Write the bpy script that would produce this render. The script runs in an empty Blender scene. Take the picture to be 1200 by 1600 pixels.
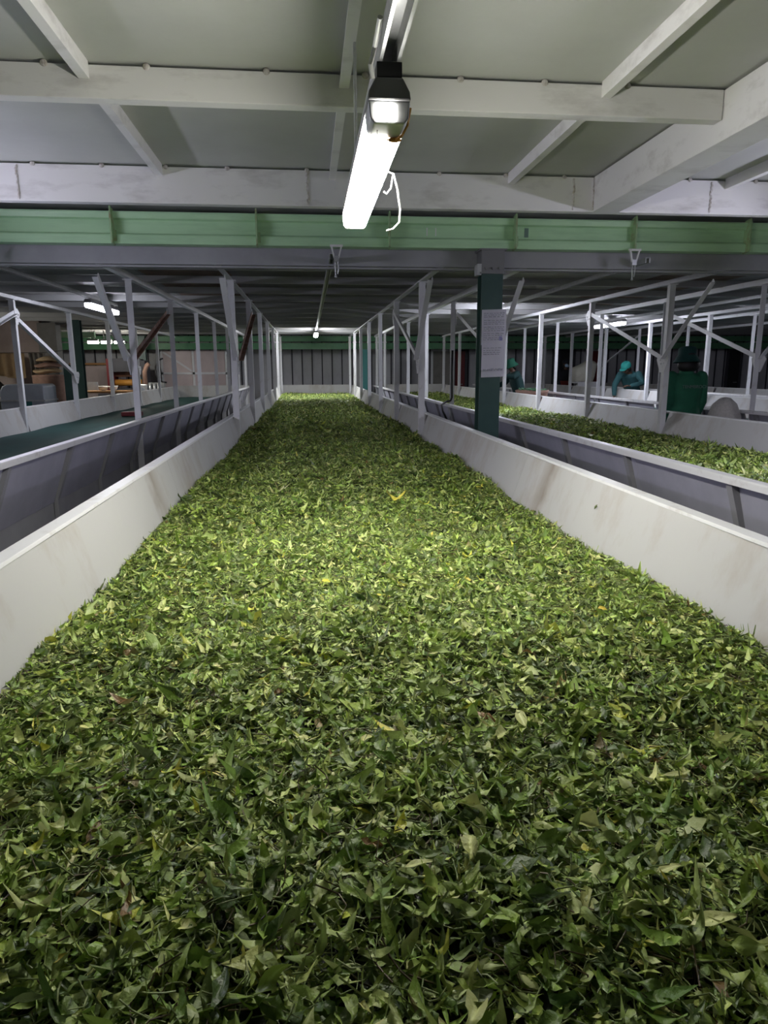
import bpy, bmesh, math, random
import numpy as np
from mathutils import Vector, Matrix, Euler

random.seed(11)
rng = np.random.default_rng(7)
SC = bpy.context.scene
COL = SC.collection
R = math.radians

# ------------------------------------------------------------------ camera, world, exposure
CAM_H = 1.52
PITCH, YAW, ROLL = 11.77, 6.1, -0.25
cam_data = bpy.data.cameras.new('camera')
cam = bpy.data.objects.new('camera', cam_data)
COL.objects.link(cam)
SC.camera = cam
cam_data.sensor_fit = 'VERTICAL'
cam_data.sensor_height = 24.0
cam_data.lens = 24.0 * 1080 / 1600
cam_data.clip_start = 0.02
cam_data.clip_end = 100
fw = Vector((math.sin(R(YAW)) * math.cos(R(PITCH)), math.cos(R(YAW)) * math.cos(R(PITCH)), -math.sin(R(PITCH))))
q = fw.to_track_quat('-Z', 'Y')
cam.matrix_world = Matrix.Translation((0, 0, CAM_H)) @ q.to_matrix().to_4x4() @ Matrix.Rotation(R(ROLL), 4, 'Z')

world = bpy.data.worlds.new('world')
SC.world = world
world.use_nodes = True
world.node_tree.nodes['Background'].inputs[0].default_value = (0.75, 0.78, 1.0, 1)
world.node_tree.nodes['Background'].inputs[1].default_value = 0.03
SC.view_settings.view_transform = 'Standard'
SC.view_settings.look = 'None'
SC.view_settings.exposure = 0.0
SC.view_settings.gamma = 1.0
SC.view_settings.use_curve_mapping = False
SC.cycles.max_bounces = 6
SC.cycles.diffuse_bounces = 4
SC.cycles.sample_clamp_indirect = 4.0

LAMP_MAIN = 84.0      # radiance of the lit diffusers
LAMP_FAR = 110.0
LAMP_NEAR_SIDE = 135.0
COOL = (0.84, 0.86, 1.0)
WARM = (1.0, 0.97, 0.86)

# ------------------------------------------------------------------ materials
def new_mat(name):
    m = bpy.data.materials.new(name)
    m.use_nodes = True
    nt = m.node_tree
    return m, nt, nt.nodes['Principled BSDF']

def mat(name, c, rough=0.6, metal=0.0, c2=None, scale=6.0, stretch=(1, 1, 1), lo=0.4, hi=0.7, bump=0.0, spec=0.5):
    m, nt, b = new_mat(name)
    b.inputs['Roughness'].default_value = rough
    b.inputs['Metallic'].default_value = metal
    b.inputs['Specular IOR Level'].default_value = spec
    b.inputs['Base Color'].default_value = (*c, 1)
    if c2 is not None or bump:
        tc = nt.nodes.new('ShaderNodeTexCoord')
        mp = nt.nodes.new('ShaderNodeMapping')
        mp.inputs['Scale'].default_value = stretch
        nz = nt.nodes.new('ShaderNodeTexNoise')
        nz.inputs['Scale'].default_value = scale
        nz.inputs['Detail'].default_value = 6
        nz.inputs['Roughness'].default_value = 0.65
        nt.links.new(tc.outputs['Object'], mp.inputs['Vector'])
        nt.links.new(mp.outputs['Vector'], nz.inputs['Vector'])
        if c2 is not None:
            cr = nt.nodes.new('ShaderNodeValToRGB')
            cr.color_ramp.elements[0].position = lo
            cr.color_ramp.elements[0].color = (*c, 1)
            cr.color_ramp.elements[1].position = hi
            cr.color_ramp.elements[1].color = (*c2, 1)
            nt.links.new(nz.outputs['Fac'], cr.inputs['Fac'])
            nt.links.new(cr.outputs['Color'], b.inputs['Base Color'])
        if bump:
            bp = nt.nodes.new('ShaderNodeBump')
            bp.inputs['Strength'].default_value = bump
            bp.inputs['Distance'].default_value = 0.01
            nt.links.new(nz.outputs['Fac'], bp.inputs['Height'])
            nt.links.new(bp.outputs['Normal'], b.inputs['Normal'])
    return m

def emit(name, c, strength):
    m, nt, b = new_mat(name)
    b.inputs['Base Color'].default_value = (0.9, 0.9, 0.9, 1)
    b.inputs['Emission Color'].default_value = (*c, 1)
    b.inputs['Emission Strength'].default_value = strength
    return m

M = {}
M['panel'] = mat('white_panel_paint', (0.51, 0.505, 0.495), 0.5, c2=(0.34, 0.28, 0.22), scale=2.6, stretch=(1, 1.2, 0.55), lo=0.50, hi=0.82, bump=0.08)
def joint_stain(m, y0, width):
    # brown water stain running down the sheet joint
    nt = m.node_tree
    b = nt.nodes['Principled BSDF']
    src = b.inputs['Base Color'].links[0].from_socket
    geo = nt.nodes.new('ShaderNodeNewGeometry')
    sep = nt.nodes.new('ShaderNodeSeparateXYZ')
    nt.links.new(geo.outputs['Position'], sep.inputs[0])
    nz = nt.nodes.new('ShaderNodeTexNoise')
    nz.inputs['Scale'].default_value = 9
    nt.links.new(geo.outputs['Position'], nz.inputs['Vector'])
    def math_(op, a, c):
        n = nt.nodes.new('ShaderNodeMath')
        n.operation = op
        for i, v in enumerate((a, c)):
            if isinstance(v, (int, float)):
                n.inputs[i].default_value = v
            elif v is not None:
                nt.links.new(v, n.inputs[i])
        return n.outputs[0]
    wob = math_('MULTIPLY_ADD', nz.outputs['Fac'], 0.16)
    d = math_('ABSOLUTE', math_('SUBTRACT', math_('ADD', sep.outputs['Y'], wob), y0 + 0.08), None)
    k = math_('SUBTRACT', 1.0, math_('DIVIDE', d, width))
    n = nt.nodes.new('ShaderNodeClamp')
    nt.links.new(k, n.inputs[0])
    f = math_('MULTIPLY', math_('MULTIPLY', n.outputs[0], nz.outputs['Fac']), 1.1)
    mx = nt.nodes.new('ShaderNodeMix')
    mx.data_type = 'RGBA'
    nt.links.new(f, mx.inputs['Factor'])
    nt.links.new(src, mx.inputs[6])
    mx.inputs[7].default_value = (0.20, 0.14, 0.09, 1)
    nt.links.new(mx.outputs[2], b.inputs['Base Color'])
joint_stain(M['panel'], 3.98, 0.13)
M['lip'] = mat('lip_paint', (0.76, 0.76, 0.76), 0.35, c2=(0.50, 0.47, 0.44), scale=9, lo=0.55, hi=0.8)
M['base'] = mat('base_grey_paint', (0.33, 0.33, 0.34), 0.5, c2=(0.27, 0.27, 0.28), scale=4)
M['outer'] = mat('outer_grey_paint', (0.40, 0.40, 0.46), 0.5, c2=(0.33, 0.33, 0.38), scale=3)
M['post'] = mat('post_white_paint', (0.72, 0.72, 0.74), 0.45, c2=(0.55, 0.52, 0.5), scale=12, lo=0.55, hi=0.85)
M['beam'] = mat('beam_white_paint', (0.80, 0.79, 0.78), 0.5, c2=(0.45, 0.43, 0.41), scale=4, stretch=(0.6, 1, 2), lo=0.52, hi=0.85, bump=0.1)
M['plate'] = mat('plate_grey_paint', (0.50, 0.51, 0.48), 0.5, c2=(0.42, 0.43, 0.40), scale=1.4, lo=0.35, hi=0.75, bump=0.06)
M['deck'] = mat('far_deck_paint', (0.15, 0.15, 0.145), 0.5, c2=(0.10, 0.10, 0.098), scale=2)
M['decklit'] = mat('lamplit_deck_paint', (0.30, 0.29, 0.28), 0.5, c2=(0.20, 0.195, 0.19), scale=2)  # deck colour lightened to carry the lamp glow in the side bays
M['rib'] = mat('rib_grey_paint', (0.30, 0.30, 0.31), 0.5)
M['joist'] = mat('far_joist_paint', (0.40, 0.40, 0.40), 0.5)
M['fascia'] = mat('fascia_grey', (0.36, 0.36, 0.38), 0.5, c2=(0.30, 0.30, 0.32), scale=3)
M['green'] = mat('green_beam_paint', (0.46, 0.70, 0.43), 0.4, c2=(0.33, 0.54, 0.31), scale=5, stretch=(0.4, 1, 3), lo=0.45, hi=0.8)
M['green2'] = mat('green_rusty_paint', (0.34, 0.50, 0.27), 0.5, c2=(0.26, 0.17, 0.08), scale=9, lo=0.48, hi=0.72)
M['dgreen'] = mat('dark_green_paint', (0.020, 0.055, 0.050), 0.45, c2=(0.03, 0.07, 0.06), scale=6)
M['teal'] = mat('teal_column_paint', (0.02, 0.12, 0.115), 0.45)
M['mgreen'] = mat('mid_green_paint', (0.08, 0.22, 0.11), 0.45, c2=(0.055, 0.16, 0.08), scale=5)
M['rust'] = mat('rusty_plate', (0.10, 0.06, 0.04), 0.8, c2=(0.24, 0.16, 0.12), scale=5, lo=0.35, hi=0.7)
M['rustbar'] = mat('rusted_bar', (0.22, 0.10, 0.06), 0.7, c2=(0.36, 0.26, 0.22), scale=9, lo=0.4, hi=0.65)
M['floor'] = mat('concrete_floor', (0.16, 0.155, 0.15), 0.7, c2=(0.10, 0.10, 0.10), scale=2.5)
M['wallsheet'] = mat('wall_sheet_grey', (0.56, 0.56, 0.59), 0.5, c2=(0.42, 0.42, 0.44), scale=1.2, stretch=(1, 1, 0.6), lo=0.4, hi=0.7)
M['seam'] = mat('dark_seam', (0.05, 0.05, 0.06), 0.7)
M['tanwall'] = mat('tan_plaster', (0.50, 0.41, 0.37), 0.8, c2=(0.33, 0.26, 0.22), scale=1.5)
M['greywall'] = mat('grey_plaster', (0.26, 0.25, 0.23), 0.8, c2=(0.2, 0.19, 0.17), scale=3)
M['galv'] = mat('galvanised', (0.52, 0.53, 0.54), 0.38, 0.6, c2=(0.42, 0.43, 0.44), scale=18)
M['grey'] = mat('grey_plastic', (0.17, 0.17, 0.175), 0.5)
M['black'] = mat('black_rubber', (0.012, 0.012, 0.013), 0.5)
M['white'] = mat('white_plastic', (0.78, 0.78, 0.76), 0.4)
M['orange'] = mat('rust_drip', (0.45, 0.20, 0.03), 0.6)
M['net'] = mat('teal_net', (0.012, 0.06, 0.052), 0.7, c2=(0.022, 0.095, 0.083), scale=3, stretch=(1, 0.3, 1), lo=0.35, hi=0.7, bump=0.3)
M['paper'] = mat('paper_sheet', (0.88, 0.86, 0.95), 0.25)
M['print'] = mat('print_grey', (0.30, 0.30, 0.36), 0.7)
M['blueink'] = mat('blue_ink', (0.22, 0.22, 0.55), 0.7)
M['tarp'] = mat('dark_tarp', (0.014, 0.015, 0.016), 0.6, bump=0.3, scale=5)
M['tancloth'] = mat('tan_cloth', (0.50, 0.37, 0.22), 0.9, c2=(0.42, 0.3, 0.17), scale=5)
M['greycloth'] = mat('grey_cloth', (0.36, 0.33, 0.29), 0.9, c2=(0.27, 0.25, 0.22), scale=5)
M['sack'] = mat('woven_sack', (0.55, 0.53, 0.50), 0.85, c2=(0.44, 0.42, 0.39), scale=40, bump=0.2)
M['creamsack'] = mat('cream_sack', (0.68, 0.66, 0.56), 0.85, c2=(0.58, 0.55, 0.46), scale=5, bump=0.3)
M['brown'] = mat('brown_sack', (0.36, 0.22, 0.17), 0.85, c2=(0.24, 0.14, 0.1), scale=6, bump=0.3)
M['wood'] = mat('bench_wood', (0.45, 0.24, 0.10), 0.6, c2=(0.35, 0.18, 0.07), scale=4, stretch=(0.3, 3, 3))
M['red'] = mat('dark_red_paint', (0.13, 0.012, 0.015), 0.5)
M['pinkpanel'] = mat('pale_pink_panel', (0.62, 0.52, 0.52), 0.5, c2=(0.52, 0.43, 0.43), scale=2)
M['bluegrey'] = mat('blue_grey_steel', (0.34, 0.37, 0.42), 0.4, 0.3, c2=(0.27, 0.30, 0.35), scale=4)
M['skin'] = mat('skin', (0.10, 0.05, 0.03), 0.55)
M['hair'] = mat('black_hair', (0.008, 0.007, 0.007), 0.6)
M['jgreen'] = mat('green_jacket_cloth', (0.016, 0.13, 0.068), 0.85, c2=(0.012, 0.095, 0.05), scale=7, bump=0.25)
M['jteal'] = mat('teal_jacket_cloth', (0.012, 0.065, 0.07), 0.85, c2=(0.008, 0.045, 0.05), scale=7, bump=0.25)
M['jdteal'] = mat('deep_teal_cloth', (0.006, 0.034, 0.034), 0.85, bump=0.25, scale=7)
M['navy'] = mat('navy_cloth', (0.007, 0.008, 0.014), 0.85)
M['trouser'] = mat('dark_trousers', (0.012, 0.013, 0.016), 0.85)
M['hatgreen'] = mat('deep_green_hat', (0.004, 0.045, 0.04), 0.85)
M['hatteal'] = mat('bright_teal_cap', (0.008, 0.18, 0.155), 0.8)
M['hatmid'] = mat('green_hat', (0.01, 0.11, 0.065), 0.8)
M['mask'] = mat('blue_mask', (0.35, 0.5, 0.68), 0.8)
M['redcloth'] = mat('red_cloth', (0.12, 0.014, 0.01), 0.85)
M['letter'] = mat('grey_lettering', (0.16, 0.24, 0.21), 0.8)
M['eye'] = mat('eye_white', (0.5, 0.48, 0.45), 0.3)
M['weld'] = mat('weld_bead', (0.60, 0.58, 0.56), 0.5, c2=(0.3, 0.25, 0.2), scale=30)
M['tube_main'] = emit('lit_diffuser', (1.0, 0.975, 0.90), LAMP_MAIN)
M['tube_far'] = emit('lit_diffuser_cool', COOL, LAMP_FAR)
M['tube_left'] = emit('lit_diffuser_left', COOL, LAMP_FAR * 0.33)
M['tube_mid'] = emit('lit_diffuser_middle', (0.95, 0.96, 1.0), LAMP_FAR * 1.5)
M['tube_room'] = emit('lit_diffuser_room', WARM, 95.0)
M['tube_right'] = emit('lit_diffuser_right', (0.80, 0.78, 1.0), LAMP_NEAR_SIDE * 0.7)
M['tube_side'] = emit('lit_diffuser_side', (0.80, 0.78, 1.0), LAMP_NEAR_SIDE)

def leaf_material():
    m, nt, b = new_mat('tea_leaf')
    at = nt.nodes.new('ShaderNodeVertexColor')
    at.layer_name = 'Col'
    geo = nt.nodes.new('ShaderNodeNewGeometry')
    mx = nt.nodes.new('ShaderNodeMix')
    mx.data_type = 'RGBA'
    mx.blend_type = 'MIX'
    mul = nt.nodes.new('ShaderNodeMath')
    mul.operation = 'MULTIPLY'
    mul.inputs[1].default_value = 0.30
    nt.links.new(geo.outputs['Backfacing'], mul.inputs[0])
    nt.links.new(mul.outputs[0], mx.inputs['Factor'])
    nt.links.new(at.outputs['Color'], mx.inputs[6])
    mx.inputs[7].default_value = (0.44, 0.50, 0.24, 1)
    nt.links.new(mx.outputs[2], b.inputs['Base Color'])
    b.inputs['Roughness'].default_value = 0.42
    nz = nt.nodes.new('ShaderNodeTexNoise')
    nz.inputs['Scale'].default_value = 160
    nz.inputs['Detail'].default_value = 2
    nt.links.new(geo.outputs['Position'], nz.inputs['Vector'])
    bp = nt.nodes.new('ShaderNodeBump')
    bp.inputs['Strength'].default_value = 0.6
    bp.inputs['Distance'].default_value = 0.003
    nt.links.new(nz.outputs['Fac'], bp.inputs['Height'])
    nt.links.new(bp.outputs['Normal'], b.inputs['Normal'])
    b.inputs['Specular IOR Level'].default_value = 0.45
    tl = nt.nodes.new('ShaderNodeBsdfTranslucent')
    nt.links.new(mx.outputs[2], tl.inputs['Color'])
    ms = nt.nodes.new('ShaderNodeMixShader')
    ms.inputs[0].default_value = 0.2
    nt.links.new(b.outputs[0], ms.inputs[1])
    nt.links.new(tl.outputs[0], ms.inputs[2])
    nt.links.new(ms.outputs[0], nt.nodes['Material Output'].inputs['Surface'])
    return m
M['leaf'] = leaf_material()

# ------------------------------------------------------------------ helpers
def tag(o, label=None, cat=None, group=None, kind=None):
    if label: o['label'] = label
    if cat: o['category'] = cat
    if group: o['group'] = group
    if kind: o['kind'] = kind
    return o

def thing(name, label, cat, loc=(0, 0, 0), rz=0.0, group=None, kind=None):
    o = bpy.data.objects.new(name, None)
    o.empty_display_size = 0.1
    COL.objects.link(o)
    o.location = loc
    o.rotation_euler = (0, 0, rz)
    return tag(o, label, cat, group, kind)

def obj(name, bm, m, parent=None, smooth=False, bevel=0.0, fix=True):
    me = bpy.data.meshes.new(name)
    if fix:
        bmesh.ops.recalc_face_normals(bm, faces=bm.faces)
    bm.to_mesh(me)
    bm.free()
    ms = m if isinstance(m, (list, tuple)) else [m]
    for k in ms:
        me.materials.append(k if not isinstance(k, str) else M[k])
    if smooth:
        me.polygons.foreach_set('use_smooth', [True] * len(me.polygons))
    o = bpy.data.objects.new(name, me)
    COL.objects.link(o)
    if parent is not None:
        o.parent = parent
    if bevel:
        b = o.modifiers.new('bevel', 'BEVEL')
        b.width = bevel
        b.segments = 2
        b.limit_method = 'ANGLE'
    return o

def BM():
    return bmesh.new()

def box(bm, x0, x1, y0, y1, z0, z1, mi=0):
    v = [bm.verts.new(p) for p in ((x0, y0, z0), (x1, y0, z0), (x1, y1, z0), (x0, y1, z0), (x0, y0, z1), (x1, y0, z1), (x1, y1, z1), (x0, y1, z1))]
    for f in ((3, 2, 1, 0), (4, 5, 6, 7), (0, 1, 5, 4), (1, 2, 6, 5), (2, 3, 7, 6), (3, 0, 4, 7)):
        bm.faces.new([v[i] for i in f]).material_index = mi
    return bm

def prism(bm, pts, axis, a0, a1, nseg=1, mi=0):
    """polygon pts (2D) extruded along axis ('x': pts=(y,z); 'y': pts=(x,z); 'z': pts=(x,y))"""
    def P(p, a):
        return (a, p[0], p[1]) if axis == 'x' else ((p[0], a, p[1]) if axis == 'y' else (p[0], p[1], a))
    rings = []
    for k in range(nseg + 1):
        a = a0 + (a1 - a0) * k / nseg
        rings.append([bm.verts.new(P(p, a)) for p in pts])
    n = len(pts)
    for k in range(nseg):
        for i in range(n):
            bm.faces.new((rings[k][i], rings[k][(i + 1) % n], rings[k + 1][(i + 1) % n], rings[k + 1][i])).material_index = mi
    bm.faces.new(rings[0]).material_index = mi
    bm.faces.new(list(reversed(rings[-1]))).material_index = mi
    return bm

def frame_of(d, up=(0, 0, 1)):
    d = Vector(d).normalized()
    u = d.cross(Vector(up))
    if u.length < 1e-4:
        u = d.cross(Vector((1, 0, 0)))
    u.normalize()
    v = u.cross(d).normalized()
    return u, v

def bar(bm, p, q, w, h, up=(0, 0, 1), mi=0):
    """rectangular bar from p to q: w across, h along up"""
    p, q = Vector(p), Vector(q)
    u, v = frame_of(q - p, up)
    vs = []
    for c in (p, q):
        for a, b in ((-1, -1), (1, -1), (1, 1), (-1, 1)):
            vs.append(bm.verts.new(c + u * a * w / 2 + v * b * h / 2))
    for f in ((3, 2, 1, 0), (4, 5, 6, 7), (0, 1, 5, 4), (1, 2, 6, 5), (2, 3, 7, 6), (3, 0, 4, 7)):
        bm.faces.new([vs[i] for i in f]).material_index = mi
    return bm

def angle_bar(bm, p, q, w, t, up=(0, 0, 1), flip=1):
    """L-section between p and q"""
    p, q = Vector(p), Vector(q)
    u, v = frame_of(q - p, up)
    prof = [(0, 0), (w * flip, 0), (w * flip, t), (t * flip, t), (t * flip, w), (0, w)]
    A = [bm.verts.new(p + u * a + v * b) for a, b in prof]
    B = [bm.verts.new(q + u * a + v * b) for a, b in prof]
    n = len(prof)
    for i in range(n):
        bm.faces.new((A[i], A[(i + 1) % n], B[(i + 1) % n], B[i]))
    bm.faces.new(A)
    bm.faces.new(list(reversed(B)))
    return bm

def tube(bm, pts, rad, n=10, cap=True):
    """round tube through pts with radius rad (number or list), hemispherical-ish ends"""
    pts = [Vector(p) for p in pts]
    rs = [rad] * len(pts) if isinstance(rad, (int, float)) else list(rad)
    P, Q = list(pts), list(rs)
    if cap == 'round':
        d0 = (pts[0] - pts[1]).normalized()
        d1 = (pts[-1] - pts[-2]).normalized()
        P = [pts[0] + d0 * rs[0] * 0.95, pts[0] + d0 * rs[0] * 0.6] + P + [pts[-1] + d1 * rs[-1] * 0.6, pts[-1] + d1 * rs[-1] * 0.95]
        Q = [rs[0] * 0.25, rs[0] * 0.8] + Q + [rs[-1] * 0.8, rs[-1] * 0.25]
    rings = []
    u = None
    for i, p in enumerate(P):
        d = P[min(i + 1, len(P) - 1)] - P[max(i - 1, 0)]
        d.normalize()
        if u is None:
            u, v = frame_of(d)
        else:
            u = (u - d * u.dot(d))
            if u.length < 1e-5:
                u, v = frame_of(d)
            u.normalize()
        v = d.cross(u).normalized()
        rings.append([bm.verts.new(p + u * math.cos(2 * math.pi * k / n) * Q[i] + v * math.sin(2 * math.pi * k / n) * Q[i]) for k in range(n)])
    for a, b in zip(rings, rings[1:]):
        for k in range(n):
            bm.faces.new((a[k], a[(k + 1) % n], b[(k + 1) % n], b[k]))
    bm.faces.new(list(reversed(rings[0])))
    bm.faces.new(rings[-1])
    return bm

def loft(bm, secs, n=18):
    """secs: (centre, u axis, v axis, ru, rv)"""
    rings = []
    for c, u, v, ru, rv in secs:
        c, u, v = Vector(c), Vector(u).normalized(), Vector(v).normalized()
        rings.append([bm.verts.new(c + u * math.cos(2 * math.pi * k / n) * ru + v * math.sin(2 * math.pi * k / n) * rv) for k in range(n)])
    for a, b in zip(rings, rings[1:]):
        for k in range(n):
            bm.faces.new((a[k], a[(k + 1) % n], b[(k + 1) % n], b[k]))
    bm.faces.new(list(reversed(rings[0])))
    bm.faces.new(rings[-1])
    return bm

def lathe(bm, prof, n=20, c=(0, 0, 0), cap=True, sx=1.0, sy=1.0):
    rings = []
    for r, z in prof:
        rings.append([bm.verts.new((c[0] + r * sx * math.cos(2 * math.pi * k / n), c[1] + r * sy * math.sin(2 * math.pi * k / n), c[2] + z)) for k in range(n)])
    for a, b in zip(rings, rings[1:]):
        for k in range(n):
            bm.faces.new((a[k], a[(k + 1) % n], b[(k + 1) % n], b[k]))
    if cap:
        bm.faces.new(list(reversed(rings[0])))
        bm.faces.new(rings[-1])
    return bm

def ellipsoid(bm, c, rx, ry, rz, rot=None, n=16):
    mt = Matrix.Translation(c) @ (rot.to_4x4() if rot else Matrix.Identity(4)) @ Matrix.Diagonal((rx, ry, rz, 1))
    bmesh.ops.create_uvsphere(bm, u_segments=n, v_segments=n // 2 + 2, radius=1, matrix=mt)
    return bm

ORD = ['first', 'second', 'third', 'fourth', 'fifth', 'sixth', 'seventh', 'eighth', 'ninth', 'tenth', 'eleventh', 'twelfth', 'thirteenth', 'fourteenth', 'fifteenth', 'sixteenth']

# ------------------------------------------------------------------ layout (metres; +Y runs away along the troughs)
LEAF_Z, TOP_Z, BED_Z = 0.80, 1.03, 0.73
POST_Y = [7.40 + 2.13 * k for k in range(7)]
END_Y = 20.55
TROUGHS = [  # name words, left and right leaf edge, start
    ('left', -3.66, -1.78, 1.4),
    ('middle', -0.716, 1.162, -0.35),
    ('right', 2.00, 3.88, 1.4),
    ('far', 5.00, 6.88, 2.5),
    ('outer', 7.75, 9.63, 4.0),
]
T_SHORT = {'left': 'empty net trough at left', 'middle': 'middle leaf trough', 'right': 'leaf trough at right',
           'far': 'trough behind the green jacket', 'outer': 'outermost trough at right'}
T_DESC = {'left': 'empty trough with the teal net on the left', 'middle': 'leaf-filled trough in the middle',
          'right': 'leaf-filled trough on the right', 'far': 'empty trough behind the worker in the green jacket',
          'outer': 'outermost trough on the far right'}
NEAR_CEIL, FAR_CEIL = 2.81, 2.52
CEIL_Y = 6.30       # where the low far deck begins

# ------------------------------------------------------------------ setting
def struct(name, bm, m, label, cat, **k):
    return tag(obj(name, bm, m, **k), label, cat, kind='structure')

struct('floor', box(BM(), -13, 17, -3, 22.3, -0.12, 0), 'floor', 'grey concrete factory floor under the troughs', 'floor')

def sheet_wall(name, x0, x1, y, z0, z1, label, pitch=0.31):
    bm = BM()
    box(bm, x0, x1, y, y + 0.08, z0, z1, 0)
    x = x0 + 0.1
    while x < x1 - 0.05:
        box(bm, x, x + 0.035, y - 0.03, y + 0.01, z0, z1, 1)
        x += pitch
    return struct(name, bm, ['wallsheet', 'seam'], label, 'wall')
sheet_wall('wall_back', -13, 17, 22.2, 0, 3.4, 'grey sheet-metal wall with dark vertical seams at the far end')
struct('wall_left', box(BM(), -13.1, -13, -3, 22.3, 0, 3.4), 'tanwall', 'left side wall of the factory hall', 'wall')
struct('wall_right', box(BM(), 17, 17.1, -3, 22.3, 0, 3.4), 'wallsheet', 'right side wall of the factory hall', 'wall')
struct('wall_partition', box(BM(), -12.9, -5.45, 15.3, 15.45, 0, 3.0), 'tanwall', 'tan plaster partition wall behind the hanging cloths at far left', 'wall')
struct('ceiling', box(BM(), -13, 17, -3, CEIL_Y + 0.1, NEAR_CEIL, NEAR_CEIL + 0.03), 'plate', 'pale grey steel plate ceiling over the near end', 'ceiling')
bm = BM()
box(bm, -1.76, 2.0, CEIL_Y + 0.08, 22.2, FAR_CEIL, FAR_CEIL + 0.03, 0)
box(bm, -13, -1.76, CEIL_Y + 0.08, 22.2, FAR_CEIL, FAR_CEIL + 0.03, 1)  # side bays: lamp glow put into the deck colour
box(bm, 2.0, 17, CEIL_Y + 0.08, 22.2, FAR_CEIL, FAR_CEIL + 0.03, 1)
struct('ceiling', bm, ['deck', 'decklit'], 'low dark grey steel deck over the far part of the hall', 'ceiling')

# rusty plates over the two walkways
for (x0, x1, y0, y1, lab) in ((-1.72, -0.80, 7.2, 11.6, 'rust brown deck plate over the walkway left of the middle trough'),
                              (3.95, 4.95, 7.2, 12.2, 'rust brown deck plate over the walkway where the green jacket worker stands')):
    tag(obj('deck_plate', box(BM(), x0, x1, y0, y1, FAR_CEIL - 0.0018, FAR_CEIL - 0.0003), 'rust'), lab, 'deck plate', 'rusty deck plates')

# fascia of the low deck
bm = BM()
prism(bm, [(CEIL_Y, 2.385), (CEIL_Y + 0.012, 2.385), (CEIL_Y + 0.012, 2.805), (CEIL_Y, 2.805)], 'x', -13, 17)
prism(bm, [(CEIL_Y - 0.002, 2.362), (CEIL_Y + 0.07, 2.362), (CEIL_Y + 0.07, 2.377), (CEIL_Y - 0.002, 2.377)], 'x', -13, 17)
tag(obj('deck_fascia', bm, 'fascia'), 'dark grey steel edge of the low deck just behind the green beam', 'fascia')

# ------------------------------------------------------------------ near ceiling steelwork
def crossbeam(y, z0, z1, x0, x1, label, seams=()):
    t = thing('steel_crossbeam', label, 'steel beam', ((x0 + x1) / 2, y, z0), group='white steel crossbeams under the near ceiling')
    cx = (x0 + x1) / 2
    L = x1 - x0
    bm = BM()
    prism(bm, [(0, 0), (0.07, 0), (0.07, 0.012), (0.012, 0.012), (0.012, z1 - z0 - 0.012), (0.07, z1 - z0 - 0.012), (0.07, z1 - z0), (0, z1 - z0)], 'x', -L / 2, L / 2)
    obj('channel', bm, 'beam', t, bevel=0.003)
    for sx in seams:
        w = BM()
        for i in range(14):
            zz = 0.02 + i * (z1 - z0 - 0.04) / 13
            ellipsoid(w, (sx - cx + random.uniform(-.004, .004), -0.001, zz), 0.008, 0.005, 0.012, n=6)
        obj('weld_seam', w, 'weld', t)
    return t
b2 = crossbeam(4.94, 2.575, 2.797, -6.5, 10.5, 'deep white crossbeam just in front of the green beam', (-1.80, 0.03, 1.85, 2.85))
b1 = crossbeam(3.40, 2.665, 2.797, -6.5, 1.985, 'shallower white crossbeam passing above the lit lamp')
# lit lower flange of the first beam shows as its own lip
tk = BM()
for yb in (4.94, 3.40):
    x = -5.8
    while x < (5 if yb > 4 else 1.8):
        ellipsoid(tk, (x, yb - 0.004, NEAR_CEIL - 0.015), 0.016, 0.008, 0.0145, n=8)
        x += random.uniform(0.38, 0.55)
tag(obj('weld_tacks', tk, 'weld'), 'row of small weld tacks between the white crossbeams and the ceiling plates', 'weld tacks', kind='stuff')

# longitudinal big beam right of the middle trough
t = thing('steel_girder', 'big white girder running away at upper right', 'steel beam', (1.99, 0, 2.573))
bm = BM()
prism(bm, [(0, 0), (0.19, 0), (0.19, 0.012), (0.012, 0.012), (0.012, 0.215), (0.19, 0.215), (0.19, 0.225), (0, 0.225)], 'y', -3, 4.93)
obj('channel', bm, 'beam', t, bevel=0.003)
bm = BM()
for i in range(16):
    ellipsoid(bm, (-0.003, 4.92 + random.uniform(-.004, .004), 0.02 + i * 0.0125), 0.008, 0.006, 0.012, n=6)
obj('weld_seam', bm, 'weld', t)

# joists
def joist(x, y0, y1, side, label):
    bm = BM()
    s = side
    prism(bm, [(0, 0), (-0.045 * s, 0), (-0.045 * s, 0.006), (-0.006 * s, 0.006), (-0.006 * s, 0.07), (0, 0.07)], 'y', y0, y1)
    o = obj('ceiling_joist', bm, 'beam', bevel=0.001)
    o.location = (x, 0, NEAR_CEIL - 0.07)
    return tag(o, label, 'ceiling joist', 'angle joists under the near ceiling')
for (x, s, nm) in ((-0.90, 1, 'left of the lamp'), (0.215, 1, 'directly over the lamp'), (1.385, -1, 'right of the lamp')):
    joist(x, -3, 3.40, s, 'near ceiling joist ' + nm + ', in front of the shallow crossbeam')
    joist(x, 3.475, 4.94, s, 'ceiling joist ' + nm + ', between the two white crossbeams')
joist(-2.15, -3, 3.40, 1, 'leftmost near ceiling joist, in front of the shallow crossbeam')
joist(-2.15, 3.475, 4.94, 1, 'leftmost ceiling joist between the two white crossbeams')
joist(2.95, 1.0, 4.94, -1, 'steel angle joist beyond the big girder at upper right')

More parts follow.
